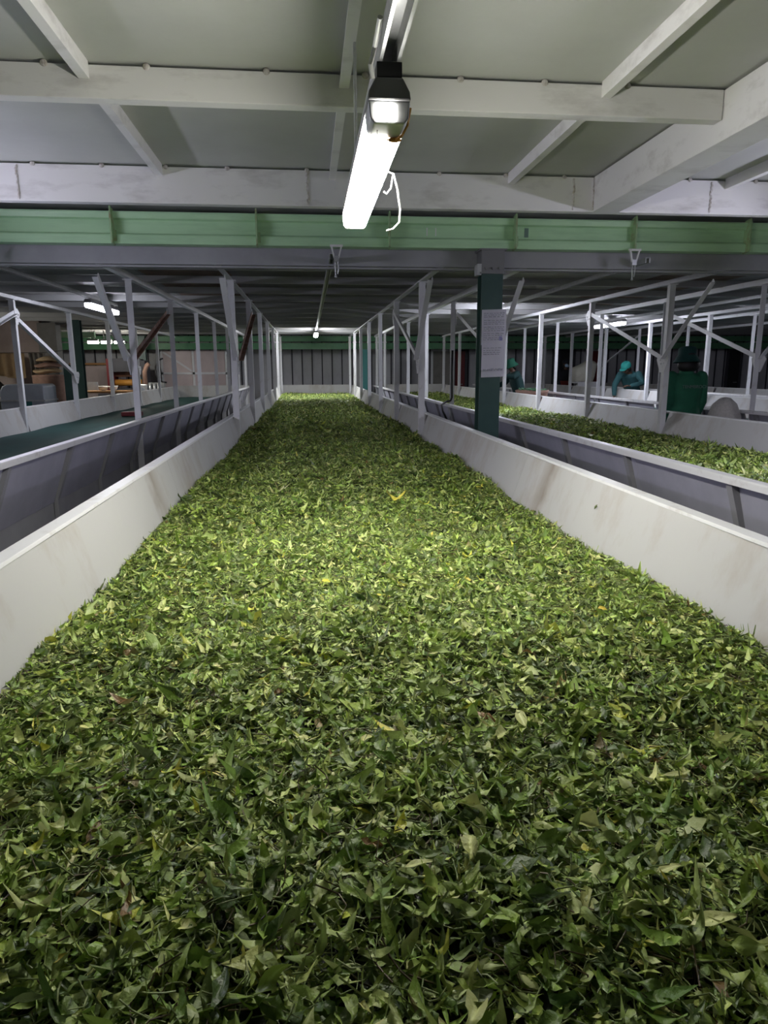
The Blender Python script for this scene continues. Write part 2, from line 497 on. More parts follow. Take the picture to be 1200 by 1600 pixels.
# ------------------------------------------------------------------ green beam with stiffeners
GY = 6.05
t = thing('green_beam', 'long light green steel beam with stiffener plates across the whole hall', 'steel beam', (0, GY, 2.505))
bm = BM()
H = 0.245
prism(bm, [(0.0, 0.0), (0.12, 0.0), (0.12, 0.012), (0.066, 0.016), (0.066, H - 0.016), (0.12, H - 0.012), (0.12, H), (0.0, H), (0, H - 0.012),
           (0.012, H - 0.05), (0.04, H - 0.06), (0.04, 0.085), (0.006, 0.075), (0.0, 0.065)], 'x', -12.9, 16.9)
obj('rolled_section', bm, 'green', t, bevel=0.002)
for x in (-6.85, -5.78, -4.7, -3.63, -2.6, -1.52, -0.385, 0.70, 1.77, 2.82, 3.86, 4.9, 5.95, 7.0):
    bm = BM()
    prism(bm, [(-0.055, 0.0), (0.04, -0.012), (0.04, H + 0.015), (-0.04, H + 0.03), (-0.055, H - 0.02)], 'x', x - 0.006, x + 0.006)
    if random.random() < 0.5:
        box(bm, x + 0.006, x + 0.03, -0.01, 0.0, 0.02, 0.10)
    obj('stiffener', bm, 'green2', t)
for x in (1.02, 1.095):
    obj('chalk_mark', box(BM(), x, x + 0.008, 0.0385, 0.0402, 0.10, 0.165), 'white', t)
obj('chalk_mark', prism(BM(), [(1.865, 0.10), (1.90, 0.10), (1.90, 0.175), (1.865, 0.175)], 'y', 0.0385, 0.0402), 'letter', t)

# far green beams
tag(obj('green_beam', box(BM(), -12.9, 16.9, 20.75, 20.87, 2.28, 2.44), 'mgreen', bevel=0.004), 'upper dark green beam across the far end of the hall', 'steel beam')
tag(obj('green_beam', box(BM(), -12.9, 16.9, 20.72, 20.86, 2.06, 2.24), 'mgreen', bevel=0.004), 'lower dark green beam across the far end of the hall', 'steel beam')

# ------------------------------------------------------------------ far deck joists
yj = CEIL_Y + 0.75
k = 0
while yj < 20.4:
    bm = BM()
    prism(bm, [(0, 0), (0.05, 0), (0.05, 0.006), (0.006, 0.006), (0.006, 0.075), (0, 0.075)], 'x', -12.9, 16.9)
    o = obj('deck_joist', bm, 'joist')
    o.location = (0, yj, FAR_CEIL - 0.077)
    tag(o, ORD[k] + ' steel joist across the low far deck, counted from the near end', 'deck joist', 'joists under the low far deck')
    yj += 1.065
    k += 1

# ------------------------------------------------------------------ troughs
def trough(nm, xl, xr, y0):
    t = thing('withering_trough', {
        'left': 'white steel trough with an empty teal net bed, left of the walkway',
        'middle': 'long white trough heaped with green leaf in the middle foreground',
        'right': 'white trough full of green leaf, right of the dark green column',
        'far': 'white trough behind the worker in the green jacket',
        'outer': 'outermost white trough at the far right of the hall'}[nm], 'withering trough', ((xl + xr) / 2, y0, 0), group='withering troughs in parallel rows')
    cx = (xl + xr) / 2
    hw = (xr - xl) / 2
    for s, fl in ((-1, 0.075), (1, 0.10)):
        X = lambda d: s * (hw + d)      # d: outwards from the leaf edge
        cuts = [0.0, 3.9 - y0] + [py - y0 for py in POST_Y] + [END_Y - y0] if y0 < 3.5 else [0.0] + [py - y0 for py in POST_Y] + [END_Y - y0]
        gap = lambda c: 0.0015 if abs(c + y0 - 3.9) < 1e-6 else 0.045
        for i in range(len(cuts) - 1):
            a, b = cuts[i] + (gap(cuts[i]) if i else 0), cuts[i + 1] - (gap(cuts[i + 1]) if i + 1 < len(cuts) - 1 else 0)
            bm = BM()
            n = max(2, int((b - a) / 0.35))
            prof = [(X(-0.045), 0.60), (X(fl), TOP_Z - 0.004), (X(fl + 0.014), TOP_Z - 0.004), (X(-0.028), 0.60)]
            prism(bm, prof, 'y', a, b, n)
            for v in bm.verts:      # sheet metal is never dead flat
                v.co.x += 0.004 * math.sin(v.co.y * 2.3 + xl * 3) * (1 if v.co.z > 0.9 else 0.3)
            bmesh.ops.recalc_face_normals(bm, faces=bm.faces)
            for f in bm.faces:
                if f.normal.x * s > 0.5:
                    f.material_index = 1
            obj('side_panel', bm, ['panel', 'outer'], t)
        bm = BM()
        prism(bm, [(X(fl - 0.004), TOP_Z - 0.006), (X(fl), TOP_Z + 0.006), (X(fl + 0.052), TOP_Z + 0.006), (X(fl + 0.056), TOP_Z), (X(fl + 0.056), TOP_Z - 0.030),
                   (X(fl + 0.048), TOP_Z - 0.030), (X(fl + 0.048), TOP_Z - 0.004)], 'y', 0, END_Y - y0)
        obj('lip_rail', bm, 'lip', t, bevel=0.002)
        obj('base_panel', prism(BM(), [(X(-0.05), 0.0), (X(-0.035), 0.0), (X(-0.035), 0.62), (X(-0.05), 0.62)], 'y', 0, END_Y - y0), 'base', t)
        yb = 0.45
        while yb < END_Y - y0 - 0.2:
            if min(abs(yb + y0 - p) for p in POST_Y) > 0.1:
                bm = BM()
                prism(bm, [(X(fl + 0.046), TOP_Z - 0.01), (X(fl + 0.012), TOP_Z - 0.006), (X(-0.03), 0.60), (X(-0.035), 0.03), (X(-0.005), 0.03), (X(0.0), 0.62)], 'y', yb - 0.022, yb + 0.022)
                obj('rib', bm, 'rib', t)
            yb += 1.065
    bm = BM()
    prism(bm, [(END_Y - y0, 0.0), (END_Y - y0 + 0.02, 0.0), (END_Y - y0 + 0.02, TOP_Z + 0.02), (END_Y - y0, TOP_Z + 0.02)], 'x', -hw - 0.08, hw + 0.08)
    obj('end_panel', bm, 'panel', t)
    bm = BM()
    prism(bm, [(-0.02, 0.0), (0.0, 0.0), (0.0, 0.86), (-0.02, 0.86)], 'x', -hw - 0.02, hw + 0.02)
    obj('end_panel', bm, 'panel', t)
    # woven net bed
    bm = BM()
    nx, ny = 14, 60
    inset = 0.06 if nm in ('middle', 'right') else 0.013
    g = [[bm.verts.new((-hw + inset + (2 * hw - 2 * inset) * i / nx, (END_Y - y0) * j / ny + (0.006 if j == 0 else (-0.006 if j == ny else 0)),
                        BED_Z + 0.012 * math.sin(i * 1.3 + j * 0.7) * math.sin(j * 0.53) - (0.13 if nm in ('middle', 'right') else 0))) for i in range(nx + 1)] for j in range(ny + 1)]
    for j in range(ny):
        for i in range(nx):
            bm.faces.new((g[j][i], g[j][i + 1], g[j + 1][i + 1], g[j + 1][i]))
    o = obj('net_bed', bm, 'net', t, smooth=True)
    o['label'] = 'teal woven net stretched over the bed'
    return t
for a in TROUGHS:
    trough(*a)

# ------------------------------------------------------------------ posts
def rows():
    for nm, xl, xr, y0 in TROUGHS:
        yield nm, 'left', xl - 0.036, -1
        yield nm, 'right', xr + 0.036, 1
for nm, side, x, s in rows():
    for k, y in enumerate(POST_Y):
        if nm == 'outer' and side == 'right':
            continue
        t = thing('support_post', '%s white post from the near end, %s edge of the %s' % (ORD[k], side, T_SHORT[nm]), 'support post', (x, y, 0), group='white posts along the %s edge of the %s' % (side, T_DESC[nm]))
        w = 0.062
        fx = -s
        bm = BM()
        prof = [(-w / 2, -w / 2), (w / 2, -w / 2), (w / 2, -w / 2 + 0.007), (-w / 2 + 0.007, -w / 2 + 0.007), (-w / 2 + 0.007, w / 2), (-w / 2, w / 2)]
        if s < 0:
            prof = [(-a, b) for a, b in prof]
        prism(bm, prof, 'z', 0.0, FAR_CEIL - 0.14)
        obj('upright', bm, 'post', t)
        bm = BM()
        box(bm, -0.05, 0.05, -0.05, 0.05, FAR_CEIL - 0.14, FAR_CEIL - 0.13)
        obj('cap_plate', bm, 'post', t)
        rusty = (nm in ('left', 'middle') and (nm, side) in (('left', 'right'), ('middle', 'left')))
        def gusset(z, dy):
            bm = BM()
            prism(bm, [(-0.05, z - 0.09), (0.03, z - 0.09), (0.11 * dy if dy > 0 else 0.05, z + 0.05), (0.04, z + 0.11), (-0.06, z + 0.11)] if dy else
                      [(-0.045, z - 0.10), (0.045, z - 0.10), (0.13, z + 0.04), (0.09, z + 0.08), (-0.09, z + 0.08), (-0.13, z + 0.04)], 'x', fx * 0.035, fx * 0.043)
            for (by, bz) in ((-0.06, 0.03), (-0.03, 0.0), (0.05, 0.03), (0.03, -0.01)):
                tube(bm, [(fx * 0.043, by, z + bz), (fx * 0.052, by, z + bz)], 0.009, 6)
            obj('gusset_plate', bm, 'post', t)
        if k == 0:
            gusset(1.56, 0)
            bm = BM()
            angle_bar(bm, (fx * 0.044, 0.06, 1.60), (fx * 0.044, 2.05, 2.20), 0.05, 0.006)
            o = obj('brace', bm, 'rustbar' if rusty else 'post', t)
            if rusty:
                o['label'] = 'rust brown diagonal brace'
            if k == 0:
                bm = BM()
                angle_bar(bm, (fx * 0.044, -0.05, 1.60), (fx * 0.044, -0.90, 2.30), 0.05, 0.006)
                obj('brace', bm, 'post', t)
        if k == 1:
            gusset(2.17, 1)
        if nm == 'left' and side == 'left' and k == 2:
            gusset(1.40, 0)
            bm = BM()
            angle_bar(bm, (fx * 0.044, -0.06, 1.42), (fx * 0.044, -2.08, 2.12), 0.05, 0.006)
            obj('brace', bm, 'post', t)
        if (nm == 'left' and side == 'left' and k == 4) or (nm == 'outer' and side == 'left' and k == 5):
            gusset(1.5, 0)
            bm = BM()
            angle_bar(bm, (fx * 0.044, -0.06, 1.52), (fx * 0.044, -2.0, 2.2), 0.05, 0.006)
            obj('brace', bm, 'post', t)
    bm = BM()
    angle_bar(bm, (x + s * 0.03, CEIL_Y + 0.08, FAR_CEIL - 0.128), (x + s * 0.03, 20.6, FAR_CEIL - 0.128), 0.055, 0.006, flip=-s)
    tag(obj('deck_rail', bm, 'post'), 'steel rail on top of the posts, %s edge of the %s' % (side, T_SHORT[nm]), 'deck rail', 'rails on top of the post rows')

# ------------------------------------------------------------------ columns
def column(x, y, z1, m, label, w=0.185, d=0.15):
    t = thing('steel_column', label, 'steel column', (x, y, 0), group='dark green steel columns')
    bm = BM()
    f = 0.014
    prism(bm, [(-w / 2, -d / 2), (w / 2, -d / 2), (w / 2, -d / 2 + f), (0.006, -d / 2 + f), (0.006, d / 2 - f), (w / 2, d / 2 - f), (w / 2, d / 2), (-w / 2, d / 2),
               (-w / 2, d / 2 - f), (-0.006, d / 2 - f), (-0.006, -d / 2 + f), (-w / 2, -d / 2 + f)], 'z', 0, z1)
    obj('shaft', bm, m, t)
    bm = BM()
    box(bm, -w / 2 - 0.04, w / 2 + 0.04, -d / 2 - 0.04, d / 2 + 0.04, 0, 0.02)
    obj('base_plate', bm, m, t)
    return t
t = column(1.585, 6.12, 2.30, 'dgreen', 'dark green column with the taped paper notice beside the middle trough')
bm = BM()
box(bm, -0.115, 0.115, -0.10, 0.10, 2.30, 2.314)
box(bm, -0.10, 0.10, -0.085, 0.085, 2.314, 2.49)
box(bm, -0.115, 0.115, -0.10, 0.10, 2.49, 2.503)
for bx in (-0.06, 0.0, 0.06):
    tube(bm, [(bx, -0.085, 2.345), (bx, -0.098, 2.345)], 0.012, 6)
obj('head_bracket', bm, 'grey', t)
bm = BM()
box(bm, -0.135, -0.10, -0.09, 0.02, 2.29, 2.38)
obj('bolted_clip', bm, 'galv', t)
column(-4.29, 13.9, 2.42, 'dgreen', 'dark green column in the left walkway, nearer of the two there', w=0.16)
column(-4.55, 20.3, 2.42, 'dgreen', 'dark green column in the left walkway by the far wall')
column(1.60, 19.9, 2.03, 'teal', 'teal column at the far end, right of the middle trough', w=0.2)

# paper notice (two sheets in sleeves, one above the other)
t = thing('paper_notice', 'white printed paper notice taped to the front of the dark green column', 'notice', (1.602, 6.035, 1.455))
def sheet(z0, z1, x0, x1):
    bm = BM()
    n = 6
    a = []
    for j in range(n + 1):
        row = []
        for i in range(n + 1):
            u, v = i / n, j / n
            row.append(bm.verts.new((x0 + (x1 - x0) * u, -0.004 - 0.008 * math.sin(u * 2.6) * (0.4 + v * 0.6), z0 + (z1 - z0) * v + 0.006 * u)))
        a.append(row)
    fs = []
    for j in range(n):
        for i in range(n):
            fs.append(bm.faces.new((a[j][i], a[j][i + 1], a[j + 1][i + 1], a[j + 1][i])))
    g = bmesh.ops.solidify(bm, geom=fs, thickness=0.0012)
    return bm
lower = obj('lower_sheet', sheet(-0.02, 0.265, -0.10, 0.107), 'paper', t, smooth=False)
upper = obj('upper_sheet', sheet(0.255, 0.55, -0.105, 0.11), 'paper', t, smooth=False)
def lines(zs, lo, hi, m, name, x0=-0.088, x1=0.092):
    bm = BM()
    for z in zs:
        x = x0
        while x < x1 - 0.012:
            w = random.uniform(0.012, 0.034)
            w = min(w, x1 - x)
            u = (x + w / 2 + 0.105) / 0.215
            yy = -0.0145 - 0.002
            box(bm, x, x + w, yy, yy + 0.0015, z + 0.006 * u, z + 0.006 * u + random.uniform(lo, hi))
            x += w + random.uniform(0.005, 0.012)
    o = obj(name, bm, m, upper if zs[0] > 0.26 else lower)
    o['kind'] = 'stuff'
lines([0.515, 0.500, 0.485, 0.455, 0.440, 0.425, 0.40, 0.385, 0.37, 0.345, 0.33, 0.31, 0.295], 0.004, 0.008, 'print', 'printed_text')
lines([0.225, 0.205, 0.188, 0.172], 0.004, 0.007, 'print', 'printed_text', x1=0.07)
lines([0.045, 0.036], 0.004, 0.010, 'print', 'printed_text')
lines([0.318, 0.303, 0.29], 0.006, 0.012, 'blueink', 'ink_stamp', 0.05, 0.09)

# ------------------------------------------------------------------ lamps
def lamp(x, y0, z, L, m, label, cord=False, axis='y', detailed=False, top=None, group='tube lamps under the steel deck'):
    """weatherproof twin-tube batten: grey body, lit clear diffuser below; z = underside of the diffuser"""
    t = thing('tube_lamp', label, 'tube lamp', (x, y0, z), rz=0 if axis == 'y' else -math.pi / 2, group=group)
    w = 0.052
    bm = BM()
    prism(bm, [(-w, 0.055), (w, 0.055), (w * 0.95, 0.075), (w * 0.62, 0.105), (-w * 0.62, 0.105), (-w * 0.95, 0.075)], 'y', 0, L)
    obj('body', bm, 'grey', t, bevel=0.004)
    e = 0.11 if detailed else 0.02
    bm = BM()
    prism(bm, [(-w * 0.72, 0), (w * 0.72, 0), (w * 0.90, 0.012), (w * 0.97, 0.054), (-w * 0.97, 0.054), (-w * 0.90, 0.012)], 'y', e, L - 0.012)
    obj('diffuser', bm, m, t, bevel=0.006)
    bm = BM()
    prism(bm, [(-w * 0.72, 0.0), (w * 0.72, 0.0), (w * 0.92, 0.012), (w * 0.99, 0.056), (-w * 0.99, 0.056), (-w * 0.92, 0.012)], 'y', L - 0.012, L + 0.006)
    obj('end_cap', bm, 'white', t, bevel=0.004)
    if detailed:
        bm = BM()
        prism(bm, [(-w * 0.70, 0.004), (w * 0.70, 0.004), (w * 0.90, 0.016), (w * 0.97, 0.054), (-w * 0.97, 0.054), (-w * 0.90, 0.016)], 'y', 0.004, e)
        ce = obj('clear_end', bm, 'galv', t, bevel=0.004)
        bm = BM()
        box(bm, -w * 0.6, w * 0.25, 0.0, 0.004, 0.012, 0.048)
        obj('lamp_holder', bm, m, ce)
        bm = BM()
        tube(bm, [(w * 0.15, e - 0.012, -0.003), (w * 0.55, e - 0.008, -0.003), (w * 0.8, e - 0.03, 0.003), (w * 1.0, e - 0.05, 0.02), (w * 1.03, e - 0.09, 0.045)], [0.004, 0.006, 0.003, 0.003, 0.0025], 8)
        ellipsoid(bm, (w * 0.48, e + 0.002, 0.001), 0.020, 0.016, 0.004, None, 10)
        ellipsoid(bm, (w * 0.93, e - 0.07, 0.034), 0.005, 0.022, 0.018, None, 10)
        obj('rust_drip', bm, 'orange', t)
        bm = BM()
        tube(bm, [(-w * 0.5, e - 0.07, 0.0), (-w * 0.35, e - 0.01, -0.001), (w * 0.3, e - 0.006, -0.001)], 0.0014, 6)
        obj('wire_clip', bm, 'grey', t)
        bm = BM()
        box(bm, -0.03, 0.03, 0.0, 0.05, 0.105, 0.137)
        obj('hanger', bm, 'black', t)
        obj('hanger', box(BM(), -0.03, 0.03, L - 0.06, L - 0.01, 0.105, 0.137), 'black', t)
        bm = BM()
        tube(bm, [(-0.040, 0.0, 0.10), (-0.046, -0.012, 0.125), (-0.036, -0.02, 0.16), (-0.032, -0.10, 0.185)], 0.006, 8)
        obj('supply_cable', bm, 'white', t)
    else:
        for yy in (min(0.15, L / 3), L - min(0.15, L / 3)):
            obj('hanger', box(BM(), -0.012, 0.012, yy - 0.012, yy + 0.012, 0.105, top if top else 2.399 - z), 'galv', t)
    if cord:
        bm = BM()
        pts = [(w * 0.9, 0.54, 0.02), (w * 1.1, 0.55, 0.04), (w * 1.5, 0.56, 0.035), (w * 1.75, 0.57, -0.005), (w * 1.95, 0.58, -0.065), (w * 1.9, 0.58, -0.105), (w * 1.5, 0.585, -0.125), (w * 1.1, 0.585, -0.13)]
        tube(bm, pts, 0.003, 8)
        obj('dangling_wire', bm, 'white', t)
        bm = BM()
        tube(bm, [(w * 1.45, 0.56, 0.03), (w * 1.35, 0.57, -0.005), (w * 1.1, 0.58, -0.02), (w * 0.95, 0.585, -0.012)], 0.0026, 8)
        obj('dangling_wire', bm, 'white', t)
    return t
lamp(0.21, 1.80, 2.09, 1.27, M['tube_main'], 'lit tube lamp with dangling white wire hanging over the middle trough', cord=True, detailed=True)
lamp(0.22, 17.1, 2.29, 1.25, M['tube_mid'], 'small lit tube lamp far down over the middle trough')
lamp(-2.72, 9.35, 2.28, 1.3, M['tube_left'], 'lit tube lamp over the empty teal net trough on the left')
lamp(2.94, 10.7, 2.28, 1.25, M['tube_far'], 'lit tube lamp over the right trough, behind the dark green column')
lamp(5.94, 12.9, 2.30, 1.3, M['tube_far'], 'lit tube lamp beyond the right trough, above the stooping worker')
lamp(8.7, 9.0, 2.30, 1.25, M['tube_far'], 'unseen lamp added over the outermost trough to light the right side')  # added out of view to brighten the right side
lamp(3.6, 3.3, 2.17, 1.25, M['tube_right'], 'lit tube lamp over the near end of the right trough', top=0.63)
lamp(-2.85, 3.6, 2.15, 1.25, M['tube_side'], 'lit tube lamp over the near end of the left trough', top=0.63)
lamp(-7.0, 11.6, 2.20, 1.25, M['tube_room'], 'unseen lamp added in the left side room to light the hanging cloths', top=0.32)  # added out of view to brighten the left background
for i, x in enumerate((-5.46, -5.14, -4.82)):
    lamp(x, 18.45, 2.15, 0.27, M['tube_room'], ('left' if i == 0 else 'middle' if i == 1 else 'right') + ' lamp of the short row of three above the workbench', axis='x', top=0.37, group='short lamps above the workbench')

# struts (lamp carriers) along each trough centre
def strut(x, y0, y1, z, label, w=0.042):
    bm = BM()
    prism(bm, [(-w / 2, 0), (-w / 2 + 0.008, 0), (-w / 2 + 0.008, w - 0.004), (w / 2 - 0.008, w - 0.004), (w / 2 - 0.008, 0), (w / 2, 0), (w / 2, w), (-w / 2, w)], 'y', y0, y1)
    o = obj('lamp_strut', bm, 'galv')
    o.location = (x, 0, z)
    for yy in (y0 + 0.4, y1 - 0.02):
        if y0 < 0:
            obj('hanger_rod', tube(BM(), [(0, min(yy, 2.95), w), (0, min(yy, 2.95), NEAR_CEIL - z)], 0.006, 8), 'galv', o)
    return tag(o, label, 'strut', 'steel struts carrying the lamps')
strut(0.21, -3, 3.1, 2.227, 'galvanised strut above the near lit lamp', 0.05)
strut(0.22, 6.0, 18.4, 2.40, 'steel strut running down the centre of the low deck over the middle trough')
strut(-2.72, 6.0, 10.7, 2.40, 'steel strut over the left net trough leading to its lamp')
strut(2.94, 6.0, 12.1, 2.40, 'steel strut over the right trough behind the dark green column')
strut(5.94, 6.7, 14.3, 2.40, 'steel strut over the trough behind the green jacket worker')

# clamps hanging from the green beam
for x, lab in ((0.25, 'over the middle trough'), (-2.50, 'over the left net trough'), (2.80, 'over the right leaf trough')):
    t = thing('hanging_clamp', 'white plastic clamp with hanging tail below the green beam ' + lab, 'hanging clamp', (x, 5.98, 2.30), group='clamps hanging below the green beam')
    bm = BM()
    bar(bm, (-0.035, 0, 0.205), (-0.012, 0, 0.10), 0.012, 0.02, up=(0, 1, 0))
    bar(bm, (0.05, 0, 0.205), (0.022, 0, 0.10), 0.012, 0.02, up=(0, 1, 0))
    box(bm, -0.045, 0.06, -0.012, 0.012, 0.19, 0.207)
    obj('bracket', bm, 'white', t)
    bm = BM()
    box(bm, -0.014, 0.026, -0.014, 0.014, 0.075, 0.12)
    obj('clip', bm, 'galv', t)
    bm = BM()
    tube(bm, [(-0.004, 0, 0.08), (-0.006, 0, 0.03), (-0.002, 0, -0.03)], 0.006, 8)
    tube(bm, [(0.018, 0, 0.08), (0.022, 0, 0.02), (0.012, 0, -0.02)], 0.005, 8)
    ellipsoid(bm, (-0.002, 0, -0.04), 0.011, 0.011, 0.013, n=8)
    obj('tail', bm, 'galv', t)

# cable on a post of the right trough
bm = BM()
px, py = 2.0 - 0.03, POST_Y[1]
tube(bm, [(px - 0.01, py - 0.05, 1.75), (px - 0.015, py - 0.052, 1.45), (px - 0.01, py - 0.052, 1.12), (px - 0.03, py - 0.06, 1.075), (px - 0.10, py - 0.1, 1.065),
          (px - 0.19, py - 0.25, 1.03), (px - 0.20, py - 0.40, 0.95), (px - 0.16, py - 0.55, 0.82), (px - 0.12, py - 0.6, 0.66)], 0.014, 8)
tag(obj('power_cable', bm, 'black', smooth=True), 'black cable running down a white post and looping over the right trough edge', 'cable')

# ------------------------------------------------------------------ leaves
def smooth_noise(seed):
    r = np.random.default_rng(seed)
    F = [(r.uniform(0, 2 * np.pi), r.uniform(0, 2 * np.pi), s) for s in (1.3, 1.9, 2.9, 4.3, 6.7, 9.5, 14, 21)]
    A = [0.010, 0.009, 0.008, 0.008, 0.007, 0.006, 0.005, 0.004]
    def f(x, y):
        z = np.zeros_like(x)
        for (th, ph, s), a in zip(F, A):
            z += a * np.sin(s * (x * np.cos(th) + y * np.sin(th)) + ph)
        return z
    return f

PAL = np.array([1.55, 1.47, 1.10]) * np.array([(0.045, 0.085, 0.020), (0.105, 0.180, 0.035), (0.19, 0.285, 0.060), (0.28, 0.385, 0.11), (0.38, 0.46, 0.20), (0.50, 0.55, 0.30), (0.42, 0.44, 0.08), (0.16, 0.10, 0.045)])
PW = np.array([0.18, 0.20, 0.22, 0.19, 0.13, 0.05, 0.018, 0.008])

def leaf_verts(n, L, W, r, nu=5, nv=3, tilt=0.23, curlk=1.0):
    """n leaves -> verts (n, nu*nv, 3) at the origin, quads template, per-vertex shade"""
    u = np.linspace(0, 1, nu)
    v = np.linspace(-1, 1, nv)
    U, V = np.meshgrid(u, v, indexing='ij')
    U, V = U.ravel(), V.ravel()
    prof = np.sin(np.pi * np.clip(U, 0.02, 0.985) ** 0.85) ** 1.1
    fold = r.normal(0.25, 0.45, (n, 1))
    curl = r.normal(0.0, 1.3, (n, 1)) * curlk
    twist = r.normal(0, 1.5, (n, 1)) * curlk
    wav = r.normal(0, 0.28, (n, 1))
    ph = r.uniform(0, 6.28, (n, 1))
    bend = r.normal(0, 0.35, (n, 1))
    L, W = L[:, None], W[:, None]
    x = (U - 0.5) * L
    y = V * prof * W * 0.5
    z = np.abs(V) * prof * W * 0.5 * fold + curl * ((U - 0.5) ** 2) * L + wav * W * V * np.sin(U * 9 + ph)
    y = y + bend * ((U - 0.5) ** 2) * L
    a = twist * (U - 0.5)
    y, z = y * np.cos(a) - z * np.sin(a), y * np.sin(a) + z * np.cos(a)
    # random orientation
    yaw = r.uniform(0, 2 * np.pi, (n, 1))
    pit = r.normal(0, tilt, (n, 1))
    rol = r.normal(0, tilt * 1.3, (n, 1)) + np.where(r.random((n, 1)) < 0.42, np.pi, 0)
    y, z = y * np.cos(rol) - z * np.sin(rol), y * np.sin(rol) + z * np.cos(rol)
    x, z = x * np.cos(pit) - z * np.sin(pit), x * np.sin(pit) + z * np.cos(pit)
    x, y = x * np.cos(yaw) - y * np.sin(yaw), x * np.sin(yaw) + y * np.cos(yaw)
    q = []
    for i in range(nu - 1):
        for j in range(nv - 1):
            a0 = i * nv + j
            q.append((a0, a0 + nv, a0 + nv + 1, a0 + 1))
    return np.stack([x, y, z], -1), np.array(q), (np.abs(V) < 0.05)

def leaf_cols(n, r, mid, nverts):
    idx = r.choice(len(PAL), n, p=PW / PW.sum())
    c = PAL[idx] * r.uniform(0.8, 1.2, (n, 1)) * (1 + r.normal(0, 0.05, (n, 3)))
    c = np.repeat(c[:, None, :], nverts, 1)
    c[:, mid, :] = c[:, mid, :] * 1.15 + 0.015
    return np.clip(c, 0, 1)

def stalks(n, L, r):
    nu = 4
    u = np.linspace(-0.5, 0.5, nu)
    yaw = r.uniform(0, 2 * np.pi, (n, 1))
    pit = r.normal(0, 0.3, (n, 1))
    cv = r.normal(0, 2.2, (n, 1))
    L = L[:, None]
    x = u * L
    y = cv * (u ** 2) * L
    z = x * np.sin(pit) + r.normal(0, 0.7, (n, 1)) * (u ** 2) * L
    X, Y = x * np.cos(yaw) - y * np.sin(yaw), x * np.sin(yaw) + y * np.cos(yaw)
    c = np.stack([X, Y, z], -1)
    t = np.stack([-np.sin(yaw) + 0 * u, np.cos(yaw) + 0 * u, 0 * X], -1)
    rad = 0.0013
    vs = []
    for k in range(3):
        a = 2 * np.pi * k / 3
        off = t * np.cos(a) + np.array([0, 0, 1.0]) * np.sin(a)
        vs.append(c + off * rad)
    V = np.stack(vs, 2).reshape(n, nu * 3, 3)
    q = []
    for i in range(nu - 1):
        for k in range(3):
            q.append((i * 3 + k, i * 3 + (k + 1) % 3, (i + 1) * 3 + (k + 1) % 3, (i + 1) * 3 + k))
    return V, np.array(q)

